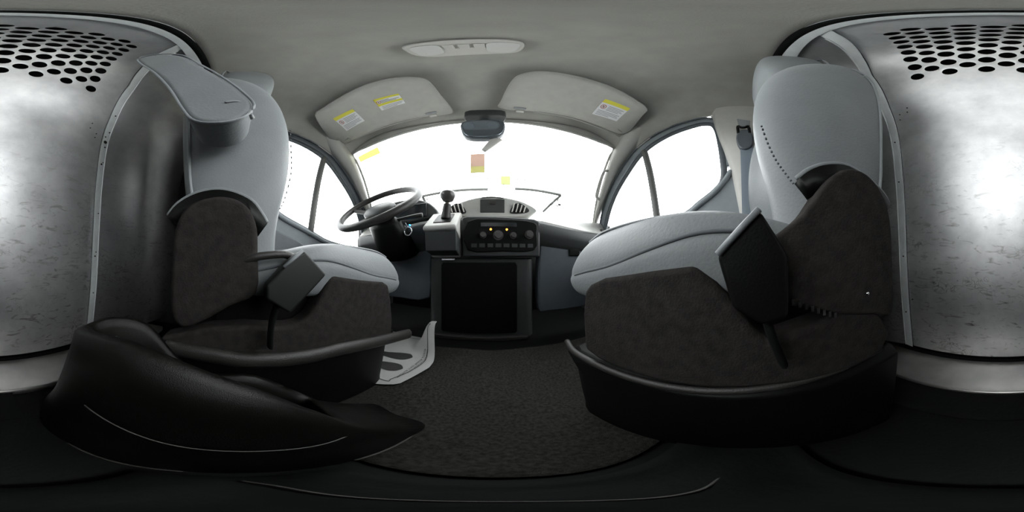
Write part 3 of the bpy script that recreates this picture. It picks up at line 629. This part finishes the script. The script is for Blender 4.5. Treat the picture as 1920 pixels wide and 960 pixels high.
# lower console cabinet
cab = thing('center_cabinet', (0.007, 0.80, 0.0), 'dark tall storage cabinet standing on the floor below the radio', 'cabinet')
prism('body', [(-0.230, 0.735), (-0.218, 0.718), (-0.19, 0.710), (0.205, 0.710), (0.233, 0.718), (0.245, 0.735), (0.245, 0.95), (-0.230, 0.95)], 'z', 0.0, 0.392, 'dash_plastic', cab, bevel=0.010, seg=4)
prism('door', [(-0.160, 0.035), (-0.168, 0.045), (-0.168, 0.360), (-0.160, 0.372), (0.160, 0.372), (0.168, 0.360), (0.168, 0.045), (0.160, 0.035)], 'y', 0.702, 0.712, 'black_plastic', cab, bevel=0.004)
box('latch', (-0.165, -0.105, 0.700, 0.711, 0.380, 0.389), 'chrome', cab, bevel=0.002, label='small bright latch bar')
box('kick_plate', (-0.20, 0.215, 0.69, 0.712, 0.0, 0.022), 'trim_plastic', cab, bevel=0.004)
# gear selector
gl = thing('gear_selector', (-0.14, 0.665, 0.565), 'gear lever with rounded knob standing on its gate left of the centre vents', 'gear lever')
tube('shaft', [(-0.136, 0.665, 0.560), (-0.131, 0.662, 0.600), (-0.127, 0.660, 0.625)], lambda t: 0.021-0.005*t, 'trim_plastic', gl, n=4, seg=14)
tube('collar', [(-0.128, 0.660, 0.605), (-0.126, 0.659, 0.636)], 0.0145, 'chrome', gl, n=1, seg=16)
tube('knob', [(-0.126, 0.659, 0.634), (-0.1255, 0.659, 0.645), (-0.125, 0.658, 0.662), (-0.1245, 0.657, 0.676), (-0.124, 0.657, 0.684), (-0.124, 0.657, 0.686)], lambda t: [0.018, 0.026, 0.034, 0.034, 0.026, 0.001][min(5, round(t*5))], 'knob', gl, n=1, seg=18, sub=1)
# steering wheel
C0 = Vector((-0.41, 0.555, 0.628)); T = math.radians(50); R0 = 0.188
ax = Vector((1, 0, 0)); up_ = Vector((0, math.sin(T), math.cos(T))); nn = Vector((0, -math.cos(T), math.sin(T)))
sw = thing('steering_wheel', C0, 'dark steering wheel in front of the driver seat', 'steering wheel')
W_ = lambda a, r, h=0.0: C0+ax*(math.cos(a)*r)+up_*(math.sin(a)*r)+nn*h
v, f = tube_vf([W_(2*math.pi*k/64, R0) for k in range(64)], 0.0155, 14, up=tuple(nn), closed=True); obj('rim', v, f, 'trim_plastic', sw)
rings = []
for rr, h in ((0.001, -0.004), (0.055, -0.006), (0.072, -0.018), (0.072, -0.05), (0.05, -0.07)): rings.append([W_(2*math.pi*k/32, rr*(1.0+0.12*math.cos(2*(2*math.pi*k/32))), h) for k in range(32)])
loft('hub', rings, 'dash_plastic', sw)
for a in (math.radians(8), math.radians(172), math.radians(-70), math.radians(-110)):
    tube('spoke', [W_(a, 0.05, -0.030), W_(a, 0.11, -0.022), W_(a, R0-0.005, 0.0)], lambda t: 0.017-0.005*t, 'trim_plastic', sw, n=4, seg=10, r2=0.007, up=tuple(nn))
# column, stalks, ignition
col = thing('steering_column', (-0.41, 0.68, 0.50), 'dark steering column shroud with stalks and lit ignition switch under the wheel', 'steering column')
rings = []
for t, w, h in ((0.0, .060, .045), (0.10, .085, .055), (0.5, .10, .065), (1.0, .12, .075)):
    c = C0-nn*(0.055+0.19*t)+Vector((0, 0.02*t, -0.02))
    rings.append([c+ax*(math.cos(a)*w)+up_*(math.sin(a)*h) for a in [2*math.pi*k/20 for k in range(20)]])
loft('shroud', rings, 'black_plastic', col)
for s in (-1, 1):
    c = C0-nn*0.085
    tube('stalk', [c+ax*s*0.07, c+ax*s*0.13+up_*0.01, c+ax*s*0.185+up_*0.018], lambda t: 0.006+0.004*sm(t*1.3), 'trim_plastic', col, n=5)
ic = C0-nn*0.14+ax*0.112+up_*(-0.02)
obj('ignition_ring', *tube_vf([ic+nn*0.0+Vector((math.cos(a)*0.018+0.004, -0.006, math.sin(a)*0.018)) for a in [2*math.pi*k/24 for k in range(24)]], 0.003, 8, up=(0, 1, 0), closed=True), 'chrome', col)
obj('ignition_lock', *cyl_vf(ic+Vector((0.004, 0.01, 0)), (0.2, -1, 0.1), 0.015, 0.012, 20), 'trim_plastic', col)
obj('ignition_lamp', *cyl_vf(ic+Vector((0.012, 0.0, 0.027)), (0.2, -1, 0.1), 0.003, 0.010, 12), 'blue_lamp', col, label='small lit blue lamp')
tube('key', [ic+Vector((0.002, -0.010, 0.02)), ic+Vector((-0.006, -0.02, 0.042))], 0.005, 'chrome', col, n=1, r2=0.002)
# pedals in the dark footwell
pd = thing('brake_pedal', (-0.36, 0.86, 0.15), 'dark brake pedal in the footwell behind the driver seat cushion', 'pedal')
box('pad', (-0.40, -0.32, 0.84, 0.855, 0.15, 0.21), 'trim_plastic', pd, bevel=0.005); tube('arm', [(-0.36, 0.855, 0.19), (-0.36, 0.93, 0.30), (-0.36, 0.95, 0.50)], 0.008, 'black_plastic', pd, n=4)

# ------------------------------------------------------------------ OVERHEAD
def vz(x, y): return 1.232-0.27*(y-0.35)-0.20*max(0, abs(x)-0.2)
def ray(px, py):
    a = math.radians((px-917)*.1875); e = math.radians((480-py)*.1875); return Vector((math.sin(a)*math.cos(e), math.cos(a)*math.cos(e), math.sin(e)))
def on_visor(px, py):
    d = ray(px, py); lo, hi = 0.3, 2.0
    for _ in range(40):
        m = (lo+hi)/2; p = CAM+d*m
        if p.z < vz(p.x, p.y): lo = m
        else: hi = m
    return CAM+d*lo
def sheet(name, outline, m, parent, thick, off, rnd=3, **k):
    """flat padded board following the visor surface"""
    P = [(p.x, p.y) for p in outline]
    if rnd: P = smooth2(P, rnd)
    n = len(P); c = (sum(p[0] for p in P)/n, sum(p[1] for p in P)/n)
    v = []; f = []
    rgs = [1.0, 0.85, 0.6, 0.3]
    for g in rgs:
        for p in P:
            x = c[0]+(p[0]-c[0])*g; y = c[1]+(p[1]-c[1])*g; v.append((x, y, vz(x, y)-off))
    v.append((c[0], c[1], vz(*c)-off))
    for i in range(len(rgs)-1):
        for j in range(n): f.append((i*n+j, i*n+(j+1) % n, (i+1)*n+(j+1) % n, (i+1)*n+j))
    for j in range(n): f.append(((len(rgs)-1)*n+j, (len(rgs)-1)*n+(j+1) % n, len(v)-1))
    return obj(name, v, f, m, parent, solid=thick, soff=0, **k)
def board(name, c, w, h, ang, m, parent, off=0.0, thick=0.001):
    """small flat rectangle (sticker or print) on the visor underside"""
    ca, sa = math.cos(ang), math.sin(ang); v = []
    for (a, b) in ((-w/2, -h/2), (w/2, -h/2), (w/2, h/2), (-w/2, h/2)):
        x = c[0]+a*ca-b*sa; y = c[1]+a*sa+b*ca; v.append((x, y, vz(x, y)-off))
    return v, [(0, 1, 2, 3)]
def visor(outl, label, stickers, clip, bar, hinge):
    O = [on_visor(*p) for p in outl]
    cx = sum(p.x for p in O)/len(O); cy = sum(p.y for p in O)/len(O)
    r = thing('sun_visor', (cx, cy, vz(cx, cy)), label, 'sun visor')
    sheet('board', O, 'visor_cloth', r, 0.012, 0.0, rnd=2, bevel=0)
    tube('hem', [p+Vector((0, 0, 0)) for p in O], 0.0060, 'visor_cloth', r, n=3, seg=8, closed=True)
    B = [on_visor(*p)+Vector((0, 0.004, -0.006)) for p in bar]
    tube('front_rod', B, 0.0028, 'pillar_plastic', r, n=4, seg=8)
    c = on_visor(*clip)
    obj('clip', *merge(box_vf(c.x-.016, c.x+.016, c.y-.004, c.y+.012, c.z-.014, c.z+.004)), 'pillar_plastic', r, bevel=0.003)
    box('clip_recess', (c.x-.026, c.x+.020, c.y-.022, c.y-.010, c.z-.0085, c.z-.003), 'ink_grey', r, bevel=0.002)
    h = on_visor(*hinge)
    box('hinge_mount', (h.x-.018, h.x+.018, h.y-.012, h.y+.014, h.z-.008, h.z+.020), 'visor_cloth', r, bevel=0.005)
    for quad, kind in stickers:
        Q = [on_visor(*p) for p in quad]   # yellow-left, yellow-right, bottom-right, bottom-left
        def q(u, v, off):
            p = Q[0].lerp(Q[1], u).lerp(Q[3].lerp(Q[2], u), v); return (p.x, p.y, vz(p.x, p.y)-off)
        def patch(u0, v0, u1, v1, off): return [q(u0, v0, off), q(u1, v0, off), q(u1, v1, off), q(u0, v1, off)], [(0, 1, 2, 3)]
        st = obj('warning_sticker', *patch(0, 0, 1, 1, 0.0075), 'sticker_white', r, smooth=False, label='white warning sticker with a yellow band')
        if kind == 'wide':
            obj('yellow_band', *merge(patch(0, 0, 1, .16, .0080), patch(0, 0, .06, .5, .0080), patch(0.0, .46, 1, .64, .0080)), 'sticker_yellow', st, smooth=False)
            lines = [(.20, .22, .55, .27), (.20, .31, .92, .36), (.20, .40, .80, .44), (.10, .72, .95, .76), (.10, .82, .9, .86), (.10, .91, .7, .95)]
            icon = (.11, .32)
        else:
            obj('yellow_band', *patch(0, 0, 1, .20, .0080), 'sticker_yellow', st, smooth=False)
            lines = [(.32, .30, .92, .33), (.32, .38, .86, .41), (.32, .46, .92, .49), (.32, .54, .80, .57), (.08, .66, .92, .69), (.08, .74, .88, .77), (.08, .82, .92, .85), (.08, .90, .6, .93)]
            icon = (.16, .42)
        obj('print_lines', *merge(*[patch(*l, .0082) for l in lines]), 'ink_grey', st, smooth=False)
        # round prohibition sign: ring and bar, plus triangle on the band
        ring = []
        N = 20
        for k in range(N):
            a0, a1 = 2*math.pi*k/N, 2*math.pi*(k+1)/N
            rr = 0.10; ri = 0.075
            g = lambda a, r_: q(icon[0]+r_*math.cos(a), icon[1]+r_*1.25*math.sin(a), .0084)
            ring.append(([g(a0, ri), g(a0, rr), g(a1, rr), g(a1, ri)], [(0, 1, 2, 3)]))
        ring.append(([q(icon[0]-.06, icon[1]-.09, .0084), q(icon[0]-.045, icon[1]-.10, .0084), q(icon[0]+.06, icon[1]+.09, .0084), q(icon[0]+.045, icon[1]+.10, .0084)], [(0, 1, 2, 3)]))
        obj('prohibition_sign', *merge(*ring), 'ink_red' if kind != 'grey' else 'ink', st, smooth=False)
        obj('pictogram', *patch(icon[0]-.03, icon[1]-.05, icon[0]+.035, icon[1]+.05, .0083), 'ink_grey', st, smooth=False)
    return r
visor([(593, 216), (608, 203), (640, 183), (690, 159), (740, 147), (778, 146), (800, 152), (824, 180), (846, 206), (842, 212), (815, 216), (800, 217), (740, 229), (700, 243), (652, 266), (643, 266), (636, 261), (625, 263), (610, 247)],
      'grey cloth sun visor with two warning stickers, above the steering wheel', [([(624, 221), (661, 203), (684, 225), (650, 244)], 'tall'), ([(699, 186), (747, 174), (760, 192), (716, 206)], 'wide')],
      (812, 214), [(652, 266), (700, 244), (745, 229), (795, 218)], (652, 262))
visor([(937, 200), (942, 190), (963, 152), (980, 140), (1010, 135), (1050, 138), (1100, 149), (1150, 166), (1190, 188), (1211, 204), (1204, 214), (1185, 238), (1176, 246), (1160, 249), (1120, 233), (1080, 220), (1040, 212), (1000, 207), (960, 205)],
      'grey cloth sun visor with one warning sticker, above the passenger seat', [([(1135, 184), (1182, 202), (1156, 226), (1110, 212)], 'tall')],
      (975, 206), [(1162, 254), (1120, 236), (1080, 222), (1040, 213), (1000, 208)], (1160, 246))
# dark pockets beside the visors' inner ends
for pl in ([(803, 150), (812, 152), (857, 206), (848, 210)], [(959, 150), (965, 150), (937, 205), (928, 206)]):
    pass
# dome lamp
dl = thing('dome_lamp', (0.0, 0.26, 1.285), 'long pale overhead reading lamp on the ceiling between the sun visors', 'ceiling lamp')
o2 = smooth2([(-0.094, 0.245), (-0.085, 0.222), (-0.05, 0.214), (0.0, 0.212), (0.06, 0.214), (0.088, 0.224), (0.100, 0.250), (0.096, 0.285), (0.07, 0.298), (0.0, 0.306), (-0.06, 0.302), (-0.09, 0.280)], 3)
prism('bezel', o2, 'z', 1.272, 1.292, 'lamp_housing', dl, bevel=0.005)
for c, sg in ((-0.058, -1), (0.066, 1)):
    pl = smooth2([(c-0.024, 0.236), (c, 0.230), (c+0.024, 0.236), (c+0.026, 0.262), (c+0.022, 0.284), (c, 0.290), (c-0.022, 0.284), (c-0.026, 0.262)], 3)
    prism('lens', pl, 'z', 1.269, 1.274, 'lens', dl, bevel=0.002, label='clear lamp lens')
v, f = merge(*[box_vf(x-.009, x+.009, 0.238, 0.262, 1.268, 1.273) for x in (-0.018, 0.006, 0.030)]); obj('switches', v, f, 'lamp_housing', dl, bevel=0.001)
# rear view mirror with stem and tag
mr = thing('rear_view_mirror', (0.03, 0.60, 0.90), 'dark rear view mirror hanging in the middle of the windscreen', 'mirror')
ob = smooth2([(-0.052, 0.955), (-0.050, 1.005), (0.0, 1.020), (0.06, 1.020), (0.096, 1.008), (0.100, 0.955), (0.085, 0.910), (0.03, 0.893), (-0.035, 0.905)], 3)
prism('housing', ob, 'y', 0.555, 0.590, 'seal_rubber', mr, bevel=0.010, seg=4)
prism('reflector', [(x*0.93+0.002, 0.955+(z-0.955)*0.9) for x, z in ob], 'y', 0.552, 0.556, 'mirror', mr, bevel=0.001)
tube('stem', [(0.03, 0.585, 1.0), (0.03, 0.62, 1.06), (0.03, 0.655, 1.105)], lambda t: 0.012+0.01*t, 'seal_rubber', mr, n=4, seg=12)
prism('sensor_cover', smooth2([(-0.045, 0.600), (-0.035, 0.665), (0.03, 0.672), (0.095, 0.665), (0.105, 0.600), (0.03, 0.592)], 3), 'z', 1.098, 1.145, 'dash_plastic', mr, bevel=0.006)
tube('lower_arm', [(0.075, 0.572, 0.905), (0.050, 0.572, 0.865), (0.025, 0.572, 0.830)], lambda t: 0.022-0.012*t, 'lamp_housing', mr, n=5, r2=0.006, up=(0, 1, 0))
tg = thing('hang_tag', (0.005, 0.575, 0.72), 'small pink and yellow paper tag hanging below the mirror', 'tag')
v, f = box_vf(-0.020, 0.030, 0.572, 0.574, 0.752, 0.815); obj('upper_card', v, f, 'tag_pink', tg, smooth=False)
v, f = box_vf(-0.020, 0.030, 0.572, 0.574, 0.722, 0.752); obj('lower_card', v, f, 'tag_yellow', tg, smooth=False)
tube('string', [(0.006, 0.573, 0.812), (0.008, 0.573, 0.85), (0.02, 0.573, 0.875)], 0.001, 'ink_grey', tg, n=3, seg=6)
# yellow sticker inside the windscreen corner
def on_ws(u0, v0): p = Vector(ws_fn(u0, v0)); return p+Vector((0, -0.006, -0.005))
v, f = grid_vf(lambda a, b: on_ws(0.018+0.095*a, 0.05+0.075*b+0.02*(1-a)), 6, 3)
o = obj('windscreen_sticker', v, f, 'film_yellow', smooth=True); props(o, 'yellow sticker on the upper windscreen corner at the steering wheel side', 'sticker')
# grab handle on the right A pillar
gh = thing('grab_handle', (0.63, 0.70, 0.76), 'pale grab handle on the windscreen pillar at the passenger side', 'handle')
tube('grip', [(0.632, 0.655, 0.905), (0.608, 0.655, 0.895), (0.604, 0.675, 0.86), (0.608, 0.715, 0.79), (0.616, 0.735, 0.755), (0.640, 0.74, 0.74)], 0.0095, 'pillar_plastic', gh, n=5, r2=0.007)
# seat belt on the right B pillar
sb = thing('seat_belt', (0.64, 0.0, 0.55), 'blue grey seat belt and shoulder guide on the pillar beside the passenger seat', 'seat belt')
prism('height_slot', [(-0.018, 1.06), (0.030, 1.075), (0.022, 1.015), (-0.016, 1.0)][::1], 'x', 0.647, 0.653, 'ink_grey', sb, bevel=0.001)
prism('guide', smooth2([(-0.018, 0.965), (0.005, 0.975), (0.026, 0.960), (0.032, 0.915), (0.022, 0.865), (-0.002, 0.850), (-0.026, 0.872), (-0.030, 0.92)], 3), 'x', 0.628, 0.652, 'seal_rubber', sb, bevel=0.006)
tube('hook', [(0.632, 0.024, 0.95), (0.628, 0.026, 0.995), (0.626, 0.014, 0.985), (0.626, 0.000, 0.985), (0.628, -0.012, 0.995), (0.632, -0.016, 0.95)], 0.006, 'black_plastic', sb, n=4)
def belt_fn(u, v): return (0.637+0.006*math.sin(v*3), -0.028+0.046*u-0.012*v, 0.885-0.56*v)
grid('webbing', belt_fn, 3, 24, 'belt_blue', sb, solid=0.002)
sl = thing('seat_belt', (-0.64, 0.0, 0.55), 'grey seat belt on the pillar beside the driver seat backrest', 'seat belt')
prism('guide', smooth2([(-0.018, 0.965), (0.005, 0.975), (0.026, 0.960), (0.032, 0.915), (0.022, 0.865), (-0.002, 0.850), (-0.026, 0.872), (-0.030, 0.92)], 3), 'x', -0.652, -0.628, 'seal_rubber', sl, bevel=0.006)
grid('webbing', lambda u, v: (-0.637-0.006*math.sin(v*3), -0.028+0.046*u-0.012*v, 0.885-0.56*v), 3, 24, 'belt_blue', sl, solid=0.002)

# ------------------------------------------------------------------ FLOOR OBJECTS
fm = thing('paper_floor_mat', (-0.3, 0.45, 0.004), 'white paper floor mat with two printed footprints in the driver footwell', 'floor mat')
def mat_pt(x, y, off=0.0):
    rx = lerp(y, [(0.29, -0.205), (0.304, -0.195), (0.325, -0.158), (0.44, -0.124), (0.60, -0.126), (0.66, -0.13)])
    t = sm((x+0.235)/0.09)*sm((y-0.47)/0.14); e = sm((x+0.20)/0.08)
    z = 0.012+0.008*e*(1-sm((y-.3)/.3))+0.095*t+0.012*sm((y-0.5)/0.1)
    return (x-0.035*t, y, z+off)
def mat_fn(u, v):
    y = 0.298+0.33*v
    rx = lerp(y, [(0.298, -0.205), (0.325, -0.158), (0.44, -0.124), (0.60, -0.126), (0.66, -0.13)])
    x = -0.56+(rx+0.56)*u; return mat_pt(x, y)
grid('sheet', mat_fn, 40, 30, 'paper', fm, solid=0.0006)
def foot(x0, x1, y0, dy_):
    pts = []
    L_ = x1-x0; half = [(0.0, .010), (.06, .018), (.18, .021), (.32, .016), (.45, .014), (.60, .020), (.78, .025), (.92, .020), (1.0, .004)]
    up = [(x0+L_*t, y0+dy_*t+w) for t, w in half]; dn = [(x0+L_*t, y0+dy_*t-w) for t, w in reversed(half)]
    P = smooth2(up+dn, 3); n = len(P); c = (sum(p[0] for p in P)/n, sum(p[1] for p in P)/n)
    v = [mat_pt(p[0], p[1], .0022) for p in P]+[mat_pt(c[0]+(p[0]-c[0])*.5, c[1]+(p[1]-c[1])*.5, .0022) for p in P]+[mat_pt(*c, .0022)]
    f = [(i, (i+1) % n, n+(i+1) % n, n+i) for i in range(n)]+[(n+i, n+(i+1) % n, 2*n) for i in range(n)]
    obj('printed_footprint', v, f, 'ink', fm, smooth=False)
foot(-0.37, -0.200, 0.435, 0.045); foot(-0.36, -0.192, 0.372, 0.030)
bl = []
path = [(-0.54, 0.322), (-0.22, 0.322), (-0.185, 0.345), (-0.153, 0.45), (-0.155, 0.575), (-0.18, 0.60), (-0.54, 0.60)]
PP = catmull([(a, b, 0) for a, b in path], 6)
for a, b in zip(PP, PP[1:]):
    d = (b-a).normalized(); n_ = Vector((-d.y, d.x, 0))*0.0013
    bl.append(([mat_pt(*(a+n_).xy, .0022), mat_pt(*(a-n_).xy, .0022), mat_pt(*(b-n_).xy, .0022), mat_pt(*(b+n_).xy, .0022)], [(0, 1, 2, 3)]))
obj('printed_border', *merge(*bl), 'ink', fm, smooth=False)
tx = []
for x, ys, ye, hh in ((-0.176, 0.352, 0.520, 0.0075), (-0.163, 0.385, 0.515, 0.0055)):
    y = ys
    while y < ye:
        w = random.choice((0.003, 0.0045, 0.004)); k = random.choice((0, 1, 2))
        xo = x+0.02*(y-ys)/0.17
        for st in ([(0, 0, 1, .25), (0, .75, 1, 1)] if k == 0 else [(0, 0, .3, 1), (.3, .4, 1, .65)] if k == 1 else [(0, 0, 1, .3), (.35, .3, .65, 1)]):
            a0, b0, a1, b1 = st
            tx.append(([mat_pt(xo-hh*a1, y+w*b0, .0022), mat_pt(xo-hh*a0, y+w*b0, .0022), mat_pt(xo-hh*a0, y+w*b1, .0022), mat_pt(xo-hh*a1, y+w*b1, .0022)], [(0, 1, 2, 3)]))
        y += w+(0.0018 if random.random() < .82 else 0.006)
obj('printed_text', *merge(*tx), 'ink', fm, smooth=False)
# thin cable across the floor
cb = tube('thin_cable', [(-0.03, 0.004, 0.012), (-0.012, 0.018, 0.014), (0.02, 0.024, 0.014), (0.05, 0.024, 0.015), (0.072, 0.018, 0.016), (0.098, 0.014, 0.016), (0.13, 0.012, 0.014), (0.17, 0.0, 0.011), (0.205, -0.014, 0.009)], 0.0011, 'wire_grey', n=6, seg=8)
props(cb, 'thin pale cable curving over the floor towards the passenger seat', 'cable')
# bracket at the foot of the bulkhead
br = thing('seat_bracket', (0.40, -0.40, 0.024), 'small bent steel bracket on the sill plate behind the passenger seat', 'bracket')
prism('plate', [(0.335, 0.024), (0.335, 0.075), (0.345, 0.088), (0.43, 0.105), (0.43, 0.024)], 'y', -0.385, -0.380, 'steel_plain', br, bevel=0.001)
prism('foot', [(0.330, -0.382), (0.330, -0.345), (0.43, -0.345), (0.43, -0.382)], 'z', 0.024, 0.028, 'steel_plain', br, bevel=0.001)
for x in (0.372, 0.386): obj('bolt', *cyl_vf((x, -0.381, 0.078), (0, 1, 0), 0.005, 0.006, 8), 'chrome', br)
tube('rolled_edge', [(0.335, -0.381, 0.03), (0.335, -0.381, 0.072), (0.345, -0.381, 0.088), (0.43, -0.381, 0.105)], 0.0025, 'chrome', br, n=3, seg=8)

# ------------------------------------------------------------------ OUTSIDE
o = grid('ground', lambda u, v: (-40+80*u, -40+80*v, -0.42), 8, 8, 'concrete'); props(o, kind='structure')
hood = grid('engine_hood', lambda u, v: (-0.70+1.4*u, 1.20+0.62*v-0.18*abs(2*u-1)**3, 0.575-0.10*v-0.05*abs(2*u-1)**4), 16, 8, 'body_paint', solid=0.02, soff=-1)
props(hood, 'pale painted engine hood beyond the foot of the windscreen', 'hood')
def wiper(pts, pivot, label):
    r = thing('wiper', pts[0], label, 'wiper')
    tube('blade', pts, 0.006, 'far_grey', r, n=4, seg=8, r2=0.009)
    tube('arm', pivot, 0.008, 'far_grey', r, n=3, seg=8)
def ws_hit(px, py, off):
    d = ray(px, py); best = None
    for i in range(41):
        for j in range(41):
            p = Vector(ws_fn(i/40, j/40)); q = (p-CAM).normalized(); e = (q-d).length
            if best is None or e < best[0]: best = (e, p)
    t = (best[1]-CAM).length; return CAM+d*(t+off)
wiper([ws_hit(966, 354, .03), ws_hit(1005, 357, .03), ws_hit(1052, 366, .03)], [ws_hit(1052, 366, .035), ws_hit(1036, 380, .035), ws_hit(1018, 397, .04)], 'wiper outside the windscreen at the passenger side')
wiper([ws_hit(792, 368, .03), ws_hit(850, 358, .03), ws_hit(915, 355, .03)], [ws_hit(792, 368, .035), ws_hit(800, 385, .035)], 'wiper outside the windscreen beside the gear lever')
# far building front with horizontal ledges
bd = thing('street_building', (0.5, 9.0, -0.42), 'pale low building with horizontal ledges beyond the windscreen', 'building')
for k, z in enumerate((4.38, 3.93, 3.55)):
    box('ledge', (-3.9, 4.4, 8.8, 9.0, z-0.05, z+0.05), 'far_wall', bd, bevel=0)
for x in (-3.6, 4.1): box('post', (x-.08, x+.08, 8.8, 9.0, -0.42, 3.9), 'far_wall', bd, bevel=0)
sg = thing('street_sign', (0.9, 8.0, -0.42), 'small yellowish square sign on a pole seen through the windscreen centre', 'sign')
box('sign_board', (0.62, 1.08, 7.9, 8.0, 4.15, 4.65), 'sign_green', sg, bevel=0.02)
box('pole', (0.72, 0.78, 7.95, 8.02, -0.42, 4.15), 'far_wall', sg, bevel=0)
pl = thing('street_pole', (-0.1, 12, -0.42), 'thin utility pole with a crossarm and two wires seen through the windscreen', 'pole')
box('pole', (-0.14, -0.06, 11.96, 12.04, -0.42, 8.3), 'far_grey', pl, bevel=0)
box('crossarm', (-1.9, 2.8, 11.97, 12.03, 6.55, 6.62), 'far_grey', pl, bevel=0)
for s in (-1, 1):
    tube('overhead_wire', [(s*4.0, -3, 3.4), (s*4.3, 3.0, 3.0), (s*3.2, 8, 4.4), (s*1.8+.45, 12, 6.60)], 0.008, 'far_wall', pl, n=5, seg=6)
